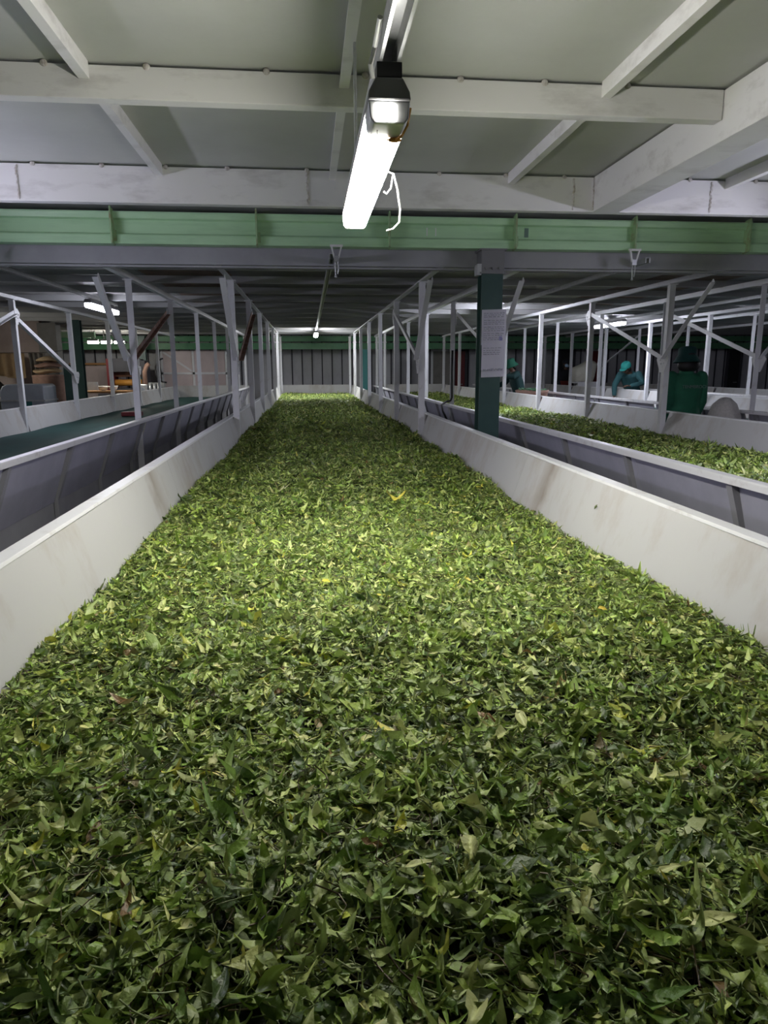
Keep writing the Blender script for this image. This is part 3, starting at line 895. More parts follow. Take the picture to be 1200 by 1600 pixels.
def build_bed(name, xl, xr, bands, seed, label, noise, heap=None, base_y=(0, 1)):
    r = np.random.default_rng(seed)
    V, F, C = [], [], []
    off = 0
    def add(v, q, c):
        nonlocal off
        n, m = v.shape[:2]
        V.append(v.reshape(-1, 3))
        F.append((q[None] + (off + np.arange(n) * m)[:, None, None]).reshape(-1, 4))
        C.append(c.reshape(-1, 3))
        off += n * m
    def fit(v):         # keep every leaf inside the sloping side panels
        h = np.clip(v[..., 2] - 0.60, 0, 0.40)
        v[..., 0] = np.clip(v[..., 0], xl + np.maximum(0.049 - h * 0.279, -0.003), xr - np.maximum(0.049 - h * 0.337, -0.003))
        return v
    # matted mass underneath
    y0, y1 = base_y
    nx, ny = 40, int((y1 - y0) / 0.05)
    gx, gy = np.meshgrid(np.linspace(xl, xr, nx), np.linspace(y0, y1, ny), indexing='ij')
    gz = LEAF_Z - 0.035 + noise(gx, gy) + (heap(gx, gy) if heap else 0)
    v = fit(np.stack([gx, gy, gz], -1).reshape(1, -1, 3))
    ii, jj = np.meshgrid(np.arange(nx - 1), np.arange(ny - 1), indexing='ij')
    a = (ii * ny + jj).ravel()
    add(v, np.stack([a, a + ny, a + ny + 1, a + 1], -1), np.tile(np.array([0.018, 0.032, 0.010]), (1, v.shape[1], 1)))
    for (ya, yb, dens, Lm, depth, nu, nst) in bands:
        n = int((yb - ya) * (xr - xl) * dens)
        x = r.uniform(xl - 0.015, xr + 0.015, n)
        y = r.uniform(ya, yb, n)
        L = np.clip(Lm * np.exp(r.normal(0, 0.33, n)), 0.02, 0.10)
        W = L * r.uniform(0.17, 0.40, n)
        v, q, mid = leaf_verts(n, L, W, r, nu, 3)
        z = LEAF_Z + noise(x, y) + (heap(x, y) if heap else 0) - depth * r.random(n) ** 1.3 + 0.004
        v += np.stack([x, y, z], -1)[:, None, :]
        v = fit(v)
        add(v, q, leaf_cols(n, r, mid, v.shape[1]))
        n = int(n * nst)
        if n:
            x = r.uniform(xl, xr, n)
            y = r.uniform(ya, yb, n)
            v, q = stalks(n, r.uniform(0.02, 0.06, n), r)
            v += np.stack([x, y, LEAF_Z + noise(x, y) + (heap(x, y) if heap else 0) - 0.02 * r.random(n) + 0.006], -1)[:, None, :]
            v = fit(v)
            cc = np.array([(0.26, 0.33, 0.11), (0.36, 0.42, 0.18), (0.16, 0.12, 0.06)])[r.choice(3, n, p=[.5, .3, .2])]
            add(v, q, np.repeat(cc[:, None, :], v.shape[1], 1))
    V, F, C = np.concatenate(V), np.concatenate(F), np.concatenate(C)
    me = bpy.data.meshes.new(name)
    me.vertices.add(len(V))
    me.vertices.foreach_set('co', V.astype(np.float32).ravel())
    me.loops.add(F.size)
    me.loops.foreach_set('vertex_index', F.astype(np.int32).ravel())
    me.polygons.add(len(F))
    me.polygons.foreach_set('loop_start', np.arange(0, F.size, 4, dtype=np.int32))
    at = me.color_attributes.new('Col', 'FLOAT_COLOR', 'POINT')
    at.data.foreach_set('color', np.concatenate([C, np.ones((len(C), 1))], 1).astype(np.float32).ravel())
    me.polygons.foreach_set('use_smooth', np.ones(len(F), dtype=bool))
    me.update(calc_edges=True)
    me.materials.append(M['leaf'])
    o = bpy.data.objects.new(name, me)
    COL.objects.link(o)
    return tag(o, label, 'tea leaves', kind='stuff')

noise_mid = smooth_noise(3)
def heap_mid(x, y):
    # leaf banked a little against the left wall at the near end
    return 0.05 * np.exp(-((x + 0.72) / 0.22) ** 2) * np.exp(-((y - 1.02) / 0.16) ** 2)
build_bed('tea_leaf_bed', -0.716, 1.162, [(-0.27, 3.4, 8600, 0.038, 0.035, 5, 0.28), (3.4, 8.0, 4600, 0.042, 0.03, 4, 0.12), (8.0, 20.5, 1500, 0.062, 0.03, 3, 0.0)], 21,
          'thick bed of withering green tea leaves filling the middle trough', noise_mid, heap_mid, (-0.325, 20.53))
noise_right = smooth_noise(9)
build_bed('tea_leaf_bed', 2.00, 3.88, [(1.5, 8.0, 1500, 0.062, 0.03, 3, 0.0), (8.0, 20.5, 1000, 0.07, 0.03, 3, 0.0)], 33,
          'bed of green tea leaves in the trough right of the dark green column', noise_right, None, (1.43, 20.53))

# the 300 leaves that show largest, each on its own
lr = np.random.default_rng(5)
protos = []
for i in range(30):
    v, q, mid = leaf_verts(1, np.array([1.0]), np.array([lr.uniform(0.22, 0.40)]), lr, 11, 7, tilt=0.16, curlk=0.85)
    nv = 7
    vv = v[0]
    me = bpy.data.meshes.new('tea_leaf')
    me.from_pydata([tuple(p) for p in vv], [], [tuple(int(k) for k in f) for f in q])
    base = PAL[lr.choice([0, 1, 2, 3, 4, 5], p=[.15, .25, .25, .18, .12, .05])] * lr.uniform(0.7, 1.0)
    c = np.tile(base, (len(vv), 1))
    c[mid] = c[mid] * 1.25 + 0.03
    at = me.color_attributes.new('Col', 'FLOAT_COLOR', 'POINT')
    at.data.foreach_set('color', np.concatenate([c, np.ones((len(c), 1))], 1).astype(np.float32).ravel())
    me.polygons.foreach_set('use_smooth', [True] * len(me.polygons))
    me.materials.append(M['leaf'])
    protos.append(me)
spots = [  # a few leaves whose place one can point to in the photograph
    (0.352, 0.90, 0.085, 0.25), (0.06, 1.13, 0.075, 1.9), (-0.15, 0.95, 0.07, 2.4), (0.30, 0.78, 0.075, 2.9), (-0.1, 0.75, 0.06, 0.2), (0.5, 0.72, 0.07, 0.7), (0.33, 1.6, 0.08, 2.8), (0.58, 0.85, 0.085, -0.7)]
for i in range(300):
    if i < len(spots):
        x, y, L, yaw = spots[i]
    else:
        y = 0.55 + 2.3 * lr.random() ** 1.5
        lim = 0.62 * (y + 0.12)
        x = lr.uniform(max(-0.68, -lim * 0.85), min(1.12, lim * 1.15))
        L, yaw = lr.uniform(0.045, 0.068), lr.uniform(0, 6.28)
    z = LEAF_Z + float(noise_mid(np.array(x), np.array(y)) + heap_mid(np.array(x), np.array(y))) + 0.010
    o = bpy.data.objects.new('tea_leaf', protos[i % len(protos)])
    COL.objects.link(o)
    o.location = (x, y, z)
    o.rotation_euler = (lr.normal(0, 0.2), lr.normal(0, 0.2), yaw)
    o.scale = (L, L, L)
    tag(o, 'large single tea leaf lying on top at the near end of the middle bed', 'tea leaf', 'large leaves on top of the near leaf bed')
o = bpy.data.objects.new('tea_leaf', protos[3])
COL.objects.link(o)
o.location = (1.215, 2.80, 0.93)
o.rotation_euler = (0.3, 1.25, 1.2)
o.scale = (0.035,) * 3
tag(o, 'single small leaf stuck to the inside of the right white wall', 'tea leaf')

# ------------------------------------------------------------------ people
def remesh(o, voxel, smooth=2):
    m = o.modifiers.new('remesh', 'REMESH')
    m.mode = 'VOXEL'
    m.voxel_size = voxel
    m.use_smooth_shade = True
    s = o.modifiers.new('smooth', 'SMOOTH')
    s.factor = 0.5
    s.iterations = smooth

def hand(bm, wrist, d, palm_n, side):
    """wrist: point, d: pointing direction of the fingers, palm_n: palm normal, side: +1/-1 thumb side"""
    wrist, d, n = Vector(wrist), Vector(d).normalized(), Vector(palm_n).normalized()
    n = (n - d * n.dot(d)).normalized()
    s = d.cross(n).normalized() * side
    k = wrist + d * 0.085
    loft(bm, [(wrist - d * 0.01, s, n, 0.027, 0.020), (wrist + d * 0.03, s, n, 0.036, 0.017), (wrist + d * 0.075, s, n, 0.041, 0.015), (wrist + d * 0.092, s, n, 0.038, 0.012)], 12)
    for i, (o, l) in enumerate(((0.030, 0.072), (0.010, 0.080), (-0.010, 0.074), (-0.029, 0.058))):
        p0 = k + s * o
        p1 = p0 + d * l * 0.45 + s * o * 0.12 + n * 0.006
        p2 = p1 + d * l * 0.32 + n * 0.018
        p3 = p2 + d * l * 0.18 + n * 0.022
        tube(bm, [p0 - d * 0.02, p0, p1, p2, p3], [0.010, 0.0098, 0.009, 0.008, 0.0065], 8, cap='round')
    p0 = wrist + d * 0.028 + s * 0.026
    tube(bm, [p0, p0 + s * 0.022 + d * 0.025 + n * 0.008, p0 + s * 0.030 + d * 0.055 + n * 0.016, p0 + s * 0.028 + d * 0.074 + n * 0.022], [0.014, 0.012, 0.010, 0.008], 8, cap='round')

def person(label, loc, rz, J, jacket, trousers, hat, hatkind, extras=None):
    """J: joints in local space (x right, y forward, z up)"""
    t = thing('person', label, 'person', loc, rz)
    V = lambda k: Vector(J[k])
    pel, chest, neck, head = V('pelvis'), V('chest'), V('neck'), V('head')
    hd = V('look').normalized()           # where the face points
    hu = (head - neck).normalized()
    hu = (hu - hd * hu.dot(hd)).normalized()
    hr = hd.cross(hu).normalized()
    rx = (V('shr') - V('shl')).normalized()
    def spine_secs(grow):
        up1 = (chest - pel).normalized()
        fw1 = up1.cross(rx) * -1
        S = []
        lo = pel - up1 * 0.10
        S.append((lo, rx, fw1, 0.13 + grow, 0.10 + grow))
        S.append((pel, rx, fw1, 0.165 + grow, 0.12 + grow))
        S.append((pel.lerp(chest, 0.35), rx, fw1, 0.145 + grow, 0.105 + grow))
        S.append((pel.lerp(chest, 0.75), rx, fw1, 0.160 + grow, 0.118 + grow))
        S.append((chest, rx, fw1, 0.178 + grow, 0.115 + grow))
        sh = (V('shr') + V('shl')) / 2
        S.append((sh, rx, fw1, 0.165 + grow, 0.085 + grow))
        S.append((sh + (neck - sh) * 0.6, rx, fw1, 0.085 + grow * 0.7, 0.06 + grow * 0.6))
        return S
    # body: one continuous skin
    bm = BM()
    loft(bm, spine_secs(0.0))
    tube(bm, [(V('shr') + V('shl')) / 2, neck, head - hu * 0.03], [0.062, 0.052, 0.055], 12)
    rot = Matrix((hr, hd, hu)).transposed()
    ellipsoid(bm, head + hu * 0.022 - hd * 0.008, 0.076, 0.095, 0.100, rot, 18)
    ellipsoid(bm, head - hu * 0.055 + hd * 0.018, 0.056, 0.066, 0.066, rot, 14)
    tube(bm, [head + hd * 0.088 + hu * 0.012, head + hd * 0.106 - hu * 0.022, head + hd * 0.086 - hu * 0.034], [0.010, 0.015, 0.012], 8, cap='round')
    tube(bm, [head + hd * 0.078 - hu * 0.066 - hr * 0.02, head + hd * 0.086 - hu * 0.066, head + hd * 0.078 - hu * 0.066 + hr * 0.02], [0.007, 0.010, 0.007], 8, cap='round')
    for s in (-1, 1):
        ellipsoid(bm, head + hr * s * 0.080 - hu * 0.01 - hd * 0.008, 0.010, 0.020, 0.032, rot, 8)
    for s in ('r', 'l'):
        tube(bm, [V('sh' + s), V('sh' + s).lerp(V('el' + s), 0.5), V('el' + s), V('el' + s).lerp(V('wr' + s), 0.35), V('wr' + s)], [0.052, 0.047, 0.039, 0.040, 0.026], 12, cap='round')
        d = (V('wr' + s) - V('el' + s)).normalized()
        if ('hd' + s) in J:
            d = (d + V('hd' + s)).normalized()
        hand(bm, V('wr' + s), d, J.get('pn' + s, (0, 0, -1) if abs(d.z) < 0.7 else ((-1 if s == 'r' else 1), 0.2, 0)), 1 if s == 'r' else -1)
        tube(bm, [V('hip' + s), V('hip' + s).lerp(V('kn' + s), 0.5), V('kn' + s), V('kn' + s).lerp(V('an' + s), 0.35), V('an' + s)], [0.085, 0.072, 0.054, 0.054, 0.036], 12, cap='round')
        a = V('an' + s)
        tube(bm, [a + Vector((0, -0.04, -0.04)), a + Vector((0, 0.06, -0.045)), a + Vector((0, 0.17, -0.055))], [0.036, 0.038, 0.025], 10, cap='round')
    o = obj('body', bm, 'skin', t)
    remesh(o, 0.0068, 2)
    # clothes
    bm = BM()
    loft(bm, spine_secs(0.028))
    for s in ('r', 'l'):
        e = V('el' + s)
        tube(bm, [V('sh' + s) * 0.999, V('sh' + s).lerp(e, 0.5), e, e.lerp(V('wr' + s), 0.5), e.lerp(V('wr' + s), 0.93)], [0.078, 0.072, 0.064, 0.057, 0.048], 14, cap='round')
    o = obj('jacket', bm, jacket, t)
    remesh(o, 0.011, 4)
    bm = BM()
    loft(bm, [(pel - Vector((0, 0, 0.13)), (1, 0, 0), (0, 1, 0), 0.16, 0.115), (pel, (1, 0, 0), (0, 1, 0), 0.175, 0.13), (pel + Vector((0, 0, 0.06)), (1, 0, 0), (0, 1, 0), 0.165, 0.12)])
    for s in ('r', 'l'):
        tube(bm, [V('hip' + s), V('hip' + s).lerp(V('kn' + s), 0.5), V('kn' + s), V('an' + s) + Vector((0, 0, 0.03))], [0.105, 0.092, 0.078, 0.066], 14, cap='round')
    o = obj('trousers', bm, trousers, t)
    remesh(o, 0.013, 3)
    for s in ('r', 'l'):
        a = V('an' + s)
        bm = BM()
        tube(bm, [a + Vector((0, -0.05, -0.036)), a + Vector((0, 0.06, -0.035)), a + Vector((0, 0.19, -0.048))], [0.046, 0.048, 0.034], 12, cap='round')
        box(bm, a.x - 0.045, a.x + 0.045, a.y - 0.085, a.y + 0.21, 0.0, 0.025)
        o = obj('shoe', bm, 'black', t)
        remesh(o, 0.009, 2)
    # hair
    bm = BM()
    ellipsoid(bm, head + hu * 0.022 - hd * 0.030, 0.089, 0.092, 0.100, rot, 16)
    ellipsoid(bm, head - hu * 0.055 - hd * 0.052, 0.088, 0.055, 0.075, rot, 12)
    o = obj('hair', bm, 'hair', t)
    remesh(o, 0.010, 2)
    # hat
    bm = BM()
    if hatkind == 'bucket':
        prof = [(0.158, -0.060), (0.150, -0.045), (0.106, 0.028), (0.103, 0.085), (0.094, 0.112), (0.06, 0.124), (0.0005, 0.127), (0.0005, 0.119), (0.055, 0.116), (0.088, 0.104), (0.097, 0.08), (0.10, 0.026), (0.144, -0.052)]
        n = 24
    else:
        prof = [(0.112, 0.006), (0.115, 0.018), (0.110, 0.055), (0.095, 0.096), (0.06, 0.122), (0.0005, 0.130), (0.0005, 0.122), (0.055, 0.114), (0.088, 0.09), (0.103, 0.052), (0.107, 0.012)]
        n = 24
    rings = []
    mt = Matrix.Translation(head + hu * 0.012 - hd * 0.004) @ rot.to_4x4()
    for r_, z_ in prof:
        rings.append([bm.verts.new(mt @ Vector((r_ * math.cos(2 * math.pi * k / n) * 0.95, r_ * math.sin(2 * math.pi * k / n) * 1.06, z_))) for k in range(n)])
    for a, b in zip(rings, rings[1:] + rings[:1]):
        for k in range(n):
            bm.faces.new((a[k], a[(k + 1) % n], b[(k + 1) % n], b[k]))
    if hatkind == 'cap':
        pk = [(-0.085, 0.055), (-0.06, 0.165), (0, 0.185), (0.06, 0.165), (0.085, 0.055)]
        A = [bm.verts.new(mt @ Vector((x, y, 0.012 - y * 0.12))) for x, y in pk]
        B = [bm.verts.new(mt @ Vector((x, y, 0.022 - y * 0.12))) for x, y in pk]
        bm.faces.new(A); bm.faces.new(list(reversed(B)))
        for i in range(5):
            bm.faces.new((A[i], A[(i + 1) % 5], B[(i + 1) % 5], B[i]))
    obj('hat', bm, hat, t, smooth=True)
    for s in (-1, 1):
        bm = BM()
        ellipsoid(bm, head + hr * s * 0.032 + hd * 0.080 + hu * 0.006, 0.012, 0.008, 0.008, rot, 8)
        obj('eye', bm, 'eye', t)
    if extras:
        extras(t, head, hd, hu, hr, rot, chest)
    return t

def stand(**k):
    J = dict(pelvis=(0, 0, 0.96), chest=(0, 0.0, 1.26), neck=(0, 0.0, 1.48), head=(0, 0.02, 1.615), look=(0, 1, -0.05),
             shr=(0.195, 0, 1.40), shl=(-0.195, 0, 1.40), elr=(0.25, -0.03, 1.13), ell=(-0.25, -0.03, 1.13), wrr=(0.255, 0.06, 0.90), wrl=(-0.255, 0.06, 0.90),
             hipr=(0.09, 0, 0.90), hipl=(-0.09, 0, 0.90), knr=(0.10, 0.02, 0.50), knl=(-0.10, 0.02, 0.50), anr=(0.11, -0.01, 0.085), anl=(-0.11, -0.01, 0.085))
    J.update(k)
    return J

def back_text(t, head, hd, hu, hr, rot, chest):
    cu = bpy.data.curves.new('lettering', 'FONT')
    cu.body = 'TENMBROCH'
    cu.size = 0.052
    cu.align_x = 'CENTER'
    cu.extrude = 0.002
    cu.materials.append(M['letter'])
    tmp = bpy.data.objects.new('lettering', cu)
    COL.objects.link(tmp)
    me = bpy.data.meshes.new_from_object(tmp.evaluated_get(bpy.context.evaluated_depsgraph_get()))
    bpy.data.objects.remove(tmp)
    o = bpy.data.objects.new('lettering', me)
    COL.objects.link(o)
    o.parent = t
    o.location = (0.035, -0.152, 1.275)
    o.rotation_euler = (math.pi / 2 - 0.02, 0, 0)
    bm = BM()
    loft(bm, [((0, -0.005, 1.40), (1, 0, 0), (0, 1, 0), 0.115, 0.095), ((0, 0, 1.46), (1, 0, 0), (0, 1, 0), 0.082, 0.078), ((0, 0.005, 1.505), (1, 0, 0), (0, 1, 0), 0.078, 0.074)], 18)
    obj('collar', bm, 'jgreen', t, smooth=True)
    bm = BM()
    ellipsoid(bm, (0, -0.03, 1.535), 0.135, 0.085, 0.085, None, 14)
    obj('hair_bun', bm, 'hair', t, smooth=True)

person('worker seen from behind in a dark green jacket with faint lettering and bucket hat', (4.42, 7.85, 0), 0.0,
       stand(shr=(0.185, 0, 1.40), shl=(-0.185, 0, 1.40), elr=(0.205, -0.01, 1.12), ell=(-0.205, -0.01, 1.12), wrr=(0.19, 0.10, 0.88), wrl=(-0.19, 0.10, 0.88)), 'jgreen', 'trouser', 'hatgreen', 'bucket', back_text)

person('worker in a bright teal cap and dark teal jacket stooping over the trough wall', (7.37, 15.35, 0), R(140),
       stand(pelvis=(0, 0.0, 0.95), chest=(0, 0.24, 1.235), neck=(0, 0.43, 1.42), head=(0.03, 0.54, 1.50), look=(0.35, 0.85, -0.45),
             shr=(0.20, 0.36, 1.35), shl=(-0.20, 0.36, 1.36), elr=(0.27, 0.50, 1.12), wrr=(0.24, 0.59, 0.90), ell=(-0.31, 0.42, 1.17), wrl=(-0.11, 0.60, 1.105),
             hdl=(0.5, 0.6, 0.5), hipr=(0.09, -0.02, 0.90), hipl=(-0.09, -0.02, 0.90)), 'jteal', 'trouser', 'hatteal', 'cap')

person('worker in a green hat and deep teal clothes reaching over the trough, seen side-on', (4.68, 15.2, 0), math.pi / 2,
       stand(pelvis=(0, 0, 0.95), chest=(0, 0.10, 1.24), neck=(0, 0.19, 1.46), head=(0, 0.23, 1.575), look=(-0.1, 1, -0.35),
             shr=(0.19, 0.14, 1.38), shl=(-0.19, 0.14, 1.38), elr=(0.25, 0.28, 1.18), ell=(-0.28, 0.24, 1.32), wrr=(0.2, 0.48, 1.10), wrl=(-0.22, 0.46, 1.34)), 'jdteal', 'trouser', 'hatmid', 'bucket')

def mask(t, head, hd, hu, hr, rot, chest):
    bm = BM()
    ellipsoid(bm, head - hu * 0.040 + hd * 0.040, 0.068, 0.062, 0.062, rot, 14)
    obj('face_mask', bm, 'mask', t, smooth=True)
    bm = BM()
    loft(bm, [((0, 0.0, 0.86), (1, 0, 0), (0, 1, 0), 0.20, 0.155), ((0, 0, 1.0), (1, 0, 0), (0, 1, 0), 0.21, 0.165), ((0, 0, 1.14), (1, 0, 0), (0, 1, 0), 0.185, 0.15)])
    obj('apron', bm, 'redcloth', t, smooth=True)
person('person in dark clothes with a pale blue face mask before the dark doorway', (7.33, 19.5, 0), math.pi, stand(look=(-0.25, 1, -0.05), shr=(0.165, 0, 1.40), shl=(-0.165, 0, 1.40), elr=(0.185, -0.01, 1.12), ell=(-0.185, -0.01, 1.12), wrr=(0.17, 0.10, 0.90), wrl=(-0.17, 0.10, 0.90)), 'navy', 'navy', 'navy', 'cap', mask)

# ------------------------------------------------------------------ right-hand background
def sack(name, label, loc, prof, m, sx=1.0, sy=1.0, cat='sack', leaves=False, seed=0, rz=0.0):
    rr = random.Random(seed)
    t = thing(name, label, cat, loc, rz)
    bm = BM()
    lathe(bm, prof, 22, (0, 0, 0), True, sx, sy)
    for v in bm.verts:
        a = math.atan2(v.co.y, v.co.x)
        k = 1 + 0.05 * math.sin(3 * a + seed) + 0.035 * math.sin(7 * a + v.co.z * 9 + seed * 2)
        v.co.x *= k
        v.co.y *= k
        v.co.z += 0.012 * math.sin(4 * a + seed)* (1 if v.co.z > 0.05 else 0)
    obj('cloth_body', bm, m, t, smooth=True)
    return t
sack('woven_sack', 'grey woven sack with a rounded top beside the worker in the green jacket', (4.68, 7.45, 0), [(0.20, 0), (0.22, 0.3), (0.235, 0.8), (0.225, 0.98), (0.17, 1.10), (0.08, 1.16), (0.01, 1.17)], 'sack', 0.74, 0.85, seed=2)
t = sack('leaf_sack', 'tan open sack with leaf spilling at its rim, beside the side-on worker', (4.47, 13.7, 0), [(0.22, 0), (0.25, 0.4), (0.27, 0.85), (0.29, 1.02), (0.31, 1.07), (0.26, 1.06), (0.1, 1.05), (0.01, 1.05)], 'brown', 1.0, 1.3, seed=5)
bm = BM()
for i in range(60):
    a, r_ = random.uniform(0, 6.28), 0.27 * math.sqrt(random.random())
    ellipsoid(bm, (r_ * math.cos(a), 1.25 * r_ * math.sin(a), 1.07 + random.uniform(0, 0.035)), 0.05, 0.02, 0.008, Euler((random.uniform(-.5, .5), random.uniform(-.5, .5), random.uniform(0, 6))).to_matrix(), 6)
o = obj('leaf_fill', bm, 'mgreen', t)
o['kind'] = 'stuff'
# big cream bag on a white stand in the walkway beyond the far trough
t = thing('bag_stand', 'white steel stand under the big cream bag, right of the masked person', 'stand', (7.33, 18.2, 0))
obj('stand_top', box(BM(), -0.27, 0.27, -0.35, 0.35, 1.10, 1.14), 'post', t)
for sx in (-0.24, 0.24):
    for sy in (-0.32, 0.32):
        obj('leg', box(BM(), sx - 0.025, sx + 0.025, sy - 0.025, sy + 0.025, 0, 1.10), 'post', t)
obj('apron_rail', box(BM(), -0.26, 0.26, -0.35, -0.33, 1.0, 1.10), 'post', t)
bm = BM()
pts = [(-0.36, 1.15), (-0.33, 1.50), (-0.08, 1.60), (0.14, 1.72), (0.30, 1.66), (0.36, 1.60), (0.31, 1.30), (0.26, 1.15)]
prism(bm, pts, 'y', -0.22, 0.22, 5)
for v in bm.verts:
    f = 1 - 0.35 * (abs(v.co.y) / 0.22) ** 2
    v.co.x *= f
    v.co.z = 1.145 + (v.co.z - 1.145) * (0.75 + 0.25 * f)
o = obj('cream_bag', bm, 'creamsack', smooth=True)
o.location = (7.33, 18.2, 0)
tag(o, 'big cream cloth bag slumped on the white stand', 'bag')
# doors and doorway in the far wall
def door(name, x0, x1, m, label, fr='post'):
    t = thing(name, label, 'door', ((x0 + x1) / 2, 22.18, 0), kind='structure')
    w = (x1 - x0) / 2
    leaf = obj('door_leaf', box(BM(), -w, w, -0.04, 0.0, 0, 2.03), m, t)
    bm = BM()
    box(bm, -w - 0.07, -w, -0.07, 0, 0, 2.1)
    box(bm, w, w + 0.07, -0.07, 0, 0, 2.1)
    box(bm, -w, w, -0.07, 0, 2.03, 2.1)
    obj('door_frame', bm, fr, t)
    bm = BM()
    tube(bm, [(w - 0.08, -0.04, 1.0), (w - 0.08, -0.09, 1.0), (w - 0.2, -0.09, 1.0)], 0.012, 8)
    obj('door_handle', bm, 'galv', leaf)
door('door_1', 3.95, 4.5, 'greywall', 'grey door with a pale frame in the far wall')
door('door_2', 4.66, 4.98, 'red', 'dark red door in the far wall', 'seam')
door('door_3', 8.1, 8.55, 'black', 'dark open doorway behind the masked person', 'seam')
door('door_4', 9.0, 9.5, 'red', 'dull red door in the far wall behind the cream bag', 'wallsheet')
door('door_5', 13.9, 14.3, 'black', 'tall dark doorway at the far right of the end wall', 'seam')

# ------------------------------------------------------------------ left-hand background
def cloth(name, x0, x1, y, z0, z1, m, label, seed, taper=1.0):
    bm = BM()
    n, k = 34, 10
    g = []
    for j in range(k + 1):
        v = j / k
        row = []
        for i in range(n + 1):
            u = i / n
            xx = (x0 + x1) / 2 + (u - 0.5) * (x1 - x0) * (1 + (taper - 1) * v)
            row.append(bm.verts.new((xx, y + (0.025 + 0.03 * v) * math.sin(u * 22 + seed + 0.8 * math.sin(v * 2 + seed)), z1 + (z0 - z1) * v + 0.03 * math.sin(u * 5 + seed) * v)))
        g.append(row)
    fs = [bm.faces.new((g[j][i], g[j][i + 1], g[j + 1][i + 1], g[j + 1][i])) for j in range(k) for i in range(n)]
    bmesh.ops.solidify(bm, geom=fs, thickness=0.006)
    return tag(obj(name, bm, m, smooth=True), label, 'hanging cloth', 'cloths hanging on the wire at far left')
cloth('hanging_cloth', -6.20, -5.58, 14.75, 1.37, 1.84, 'tancloth', 'tan cloth hanging on the wire at the far left', 1)
cloth('hanging_cloth', -5.50, -5.17, 14.72, 1.27, 1.84, 'greycloth', 'grey cloth hanging on the wire, right of the tan one', 4, 0.8)
bm = BM()
tube(bm, [(-7.4, 14.75, 1.86), (-6.2, 14.75, 1.845), (-5.2, 14.75, 1.85), (-4.5, 14.0, 1.88)], 0.006, 6)
tag(obj('wire_line', bm, 'black'), 'thin wire carrying the hanging cloths at far left', 'wire')
struct('column_plaster', box(BM(), -5.46, -5.1, 15.2, 15.5, 0, 2.45), 'greywall', 'grey plaster pillar behind the grey hanging cloth', 'pillar')
# galvanised bin
t = thing('steel_bin', 'blue grey steel bin with a rounded shoulder behind the left trough', 'bin', (-4.72, 12.5, 0))
bm = BM()
prism(bm, [(-0.36, 0.25), (0.34, 0.25), (0.34, 1.24), (0.30, 1.28), (-0.24, 1.28), (-0.31, 1.25), (-0.35, 1.18), (-0.36, 1.10)], 'y', -0.3, 0.3)
obj('tub', bm, 'bluegrey', t, bevel=0.015)
obj('rim_band', box(BM(), -0.375, 0.355, -0.315, 0.315, 1.0, 1.025), 'galv', t)
obj('label_patch', box(BM(), 0.05, 0.14, -0.308, -0.301, 0.80, 1.0), 'teal', t)
for sx in (-0.3, 0.28):
    for sy in (-0.24, 0.24):
        bm = BM()
        box(bm, sx - 0.02, sx + 0.02, sy - 0.02, sy + 0.02, 0.1, 0.25)
        tube(bm, [(sx - 0.02, sy, 0.06), (sx + 0.02, sy, 0.06)], 0.06, 14)
        obj('caster', bm, 'black', t)
# low bench left of the bin
t = thing('low_bench', 'pale bench top left of the blue grey steel bin', 'bench', (-5.65, 12.6, 0))
obj('bench_top', box(BM(), -0.5, 0.5, -0.3, 0.3, 1.0, 1.05), 'tanwall', t)
obj('front_panel', box(BM(), -0.48, 0.48, -0.29, -0.27, 0.0, 1.0), 'panel', t)
for sx in (-0.45, 0.45):
    obj('leg', box(BM(), sx - 0.03, sx + 0.03, 0.2, 0.26, 0, 1.0), 'post', t)
# tarp covered heap
bm = BM()
ellipsoid(bm, (0, 0, 0.62), 0.75, 0.45, 0.76, None, 24)
for v in bm.verts:
    v.co.z = max(0.0, v.co.z)
    v.co.x += 0.05 * math.sin(v.co.z * 9 + v.co.y * 6)
    v.co.z += 0.04 * math.sin(v.co.x * 9) * (v.co.z > 0.1)
o = obj('tarpaulin_heap', bm, 'tarp', smooth=True)
o.location = (-6.15, 14.05, 0)
tag(o, 'black tarpaulin-covered heap below the tan hanging cloth', 'tarpaulin')
# brown drum with sacks
t = thing('steel_drum', 'brown steel drum under the folded sacks at left', 'drum', (-5.02, 14.3, 0))
bm = BM()
lathe(bm, [(0.27, 0), (0.28, 0.02), (0.28, 0.45), (0.29, 0.47), (0.28, 0.49), (0.28, 0.92), (0.29, 0.94), (0.28, 0.96), (0.28, 1.38), (0.29, 1.40), (0.26, 1.42), (0.01, 1.415)], 24)
obj('shell', bm, 'brown', t, smooth=True)
for i in range(3):
    bm = BM()
    ellipsoid(bm, (0, 0, 0), 0.27 - 0.02 * i, 0.20, 0.045, None, 18)
    for v in bm.verts:
        v.co.z += 0.015 * math.sin(v.co.x * 14 + i) + 0.012 * math.sin(v.co.y * 17 + i)
    o = obj('folded_sack', bm, 'tancloth' if i != 1 else 'brown', smooth=True)
    o.location = (-5.02 + 0.02 * i, 14.3, 1.49 + 0.105 * i)
    o.rotation_euler = (0, 0, 0.3 * i)
    tag(o, ('lowest', 'middle', 'topmost')[i] + ' of the folded sacks piled on the brown drum', 'sack', 'folded sacks on the drum')
tag(obj('rack_beam', box(BM(), -6.9, -4.75, 16.6, 16.72, 2.22, 2.34), 'green'), 'short light green beam high up behind the grey hanging cloth', 'steel beam')
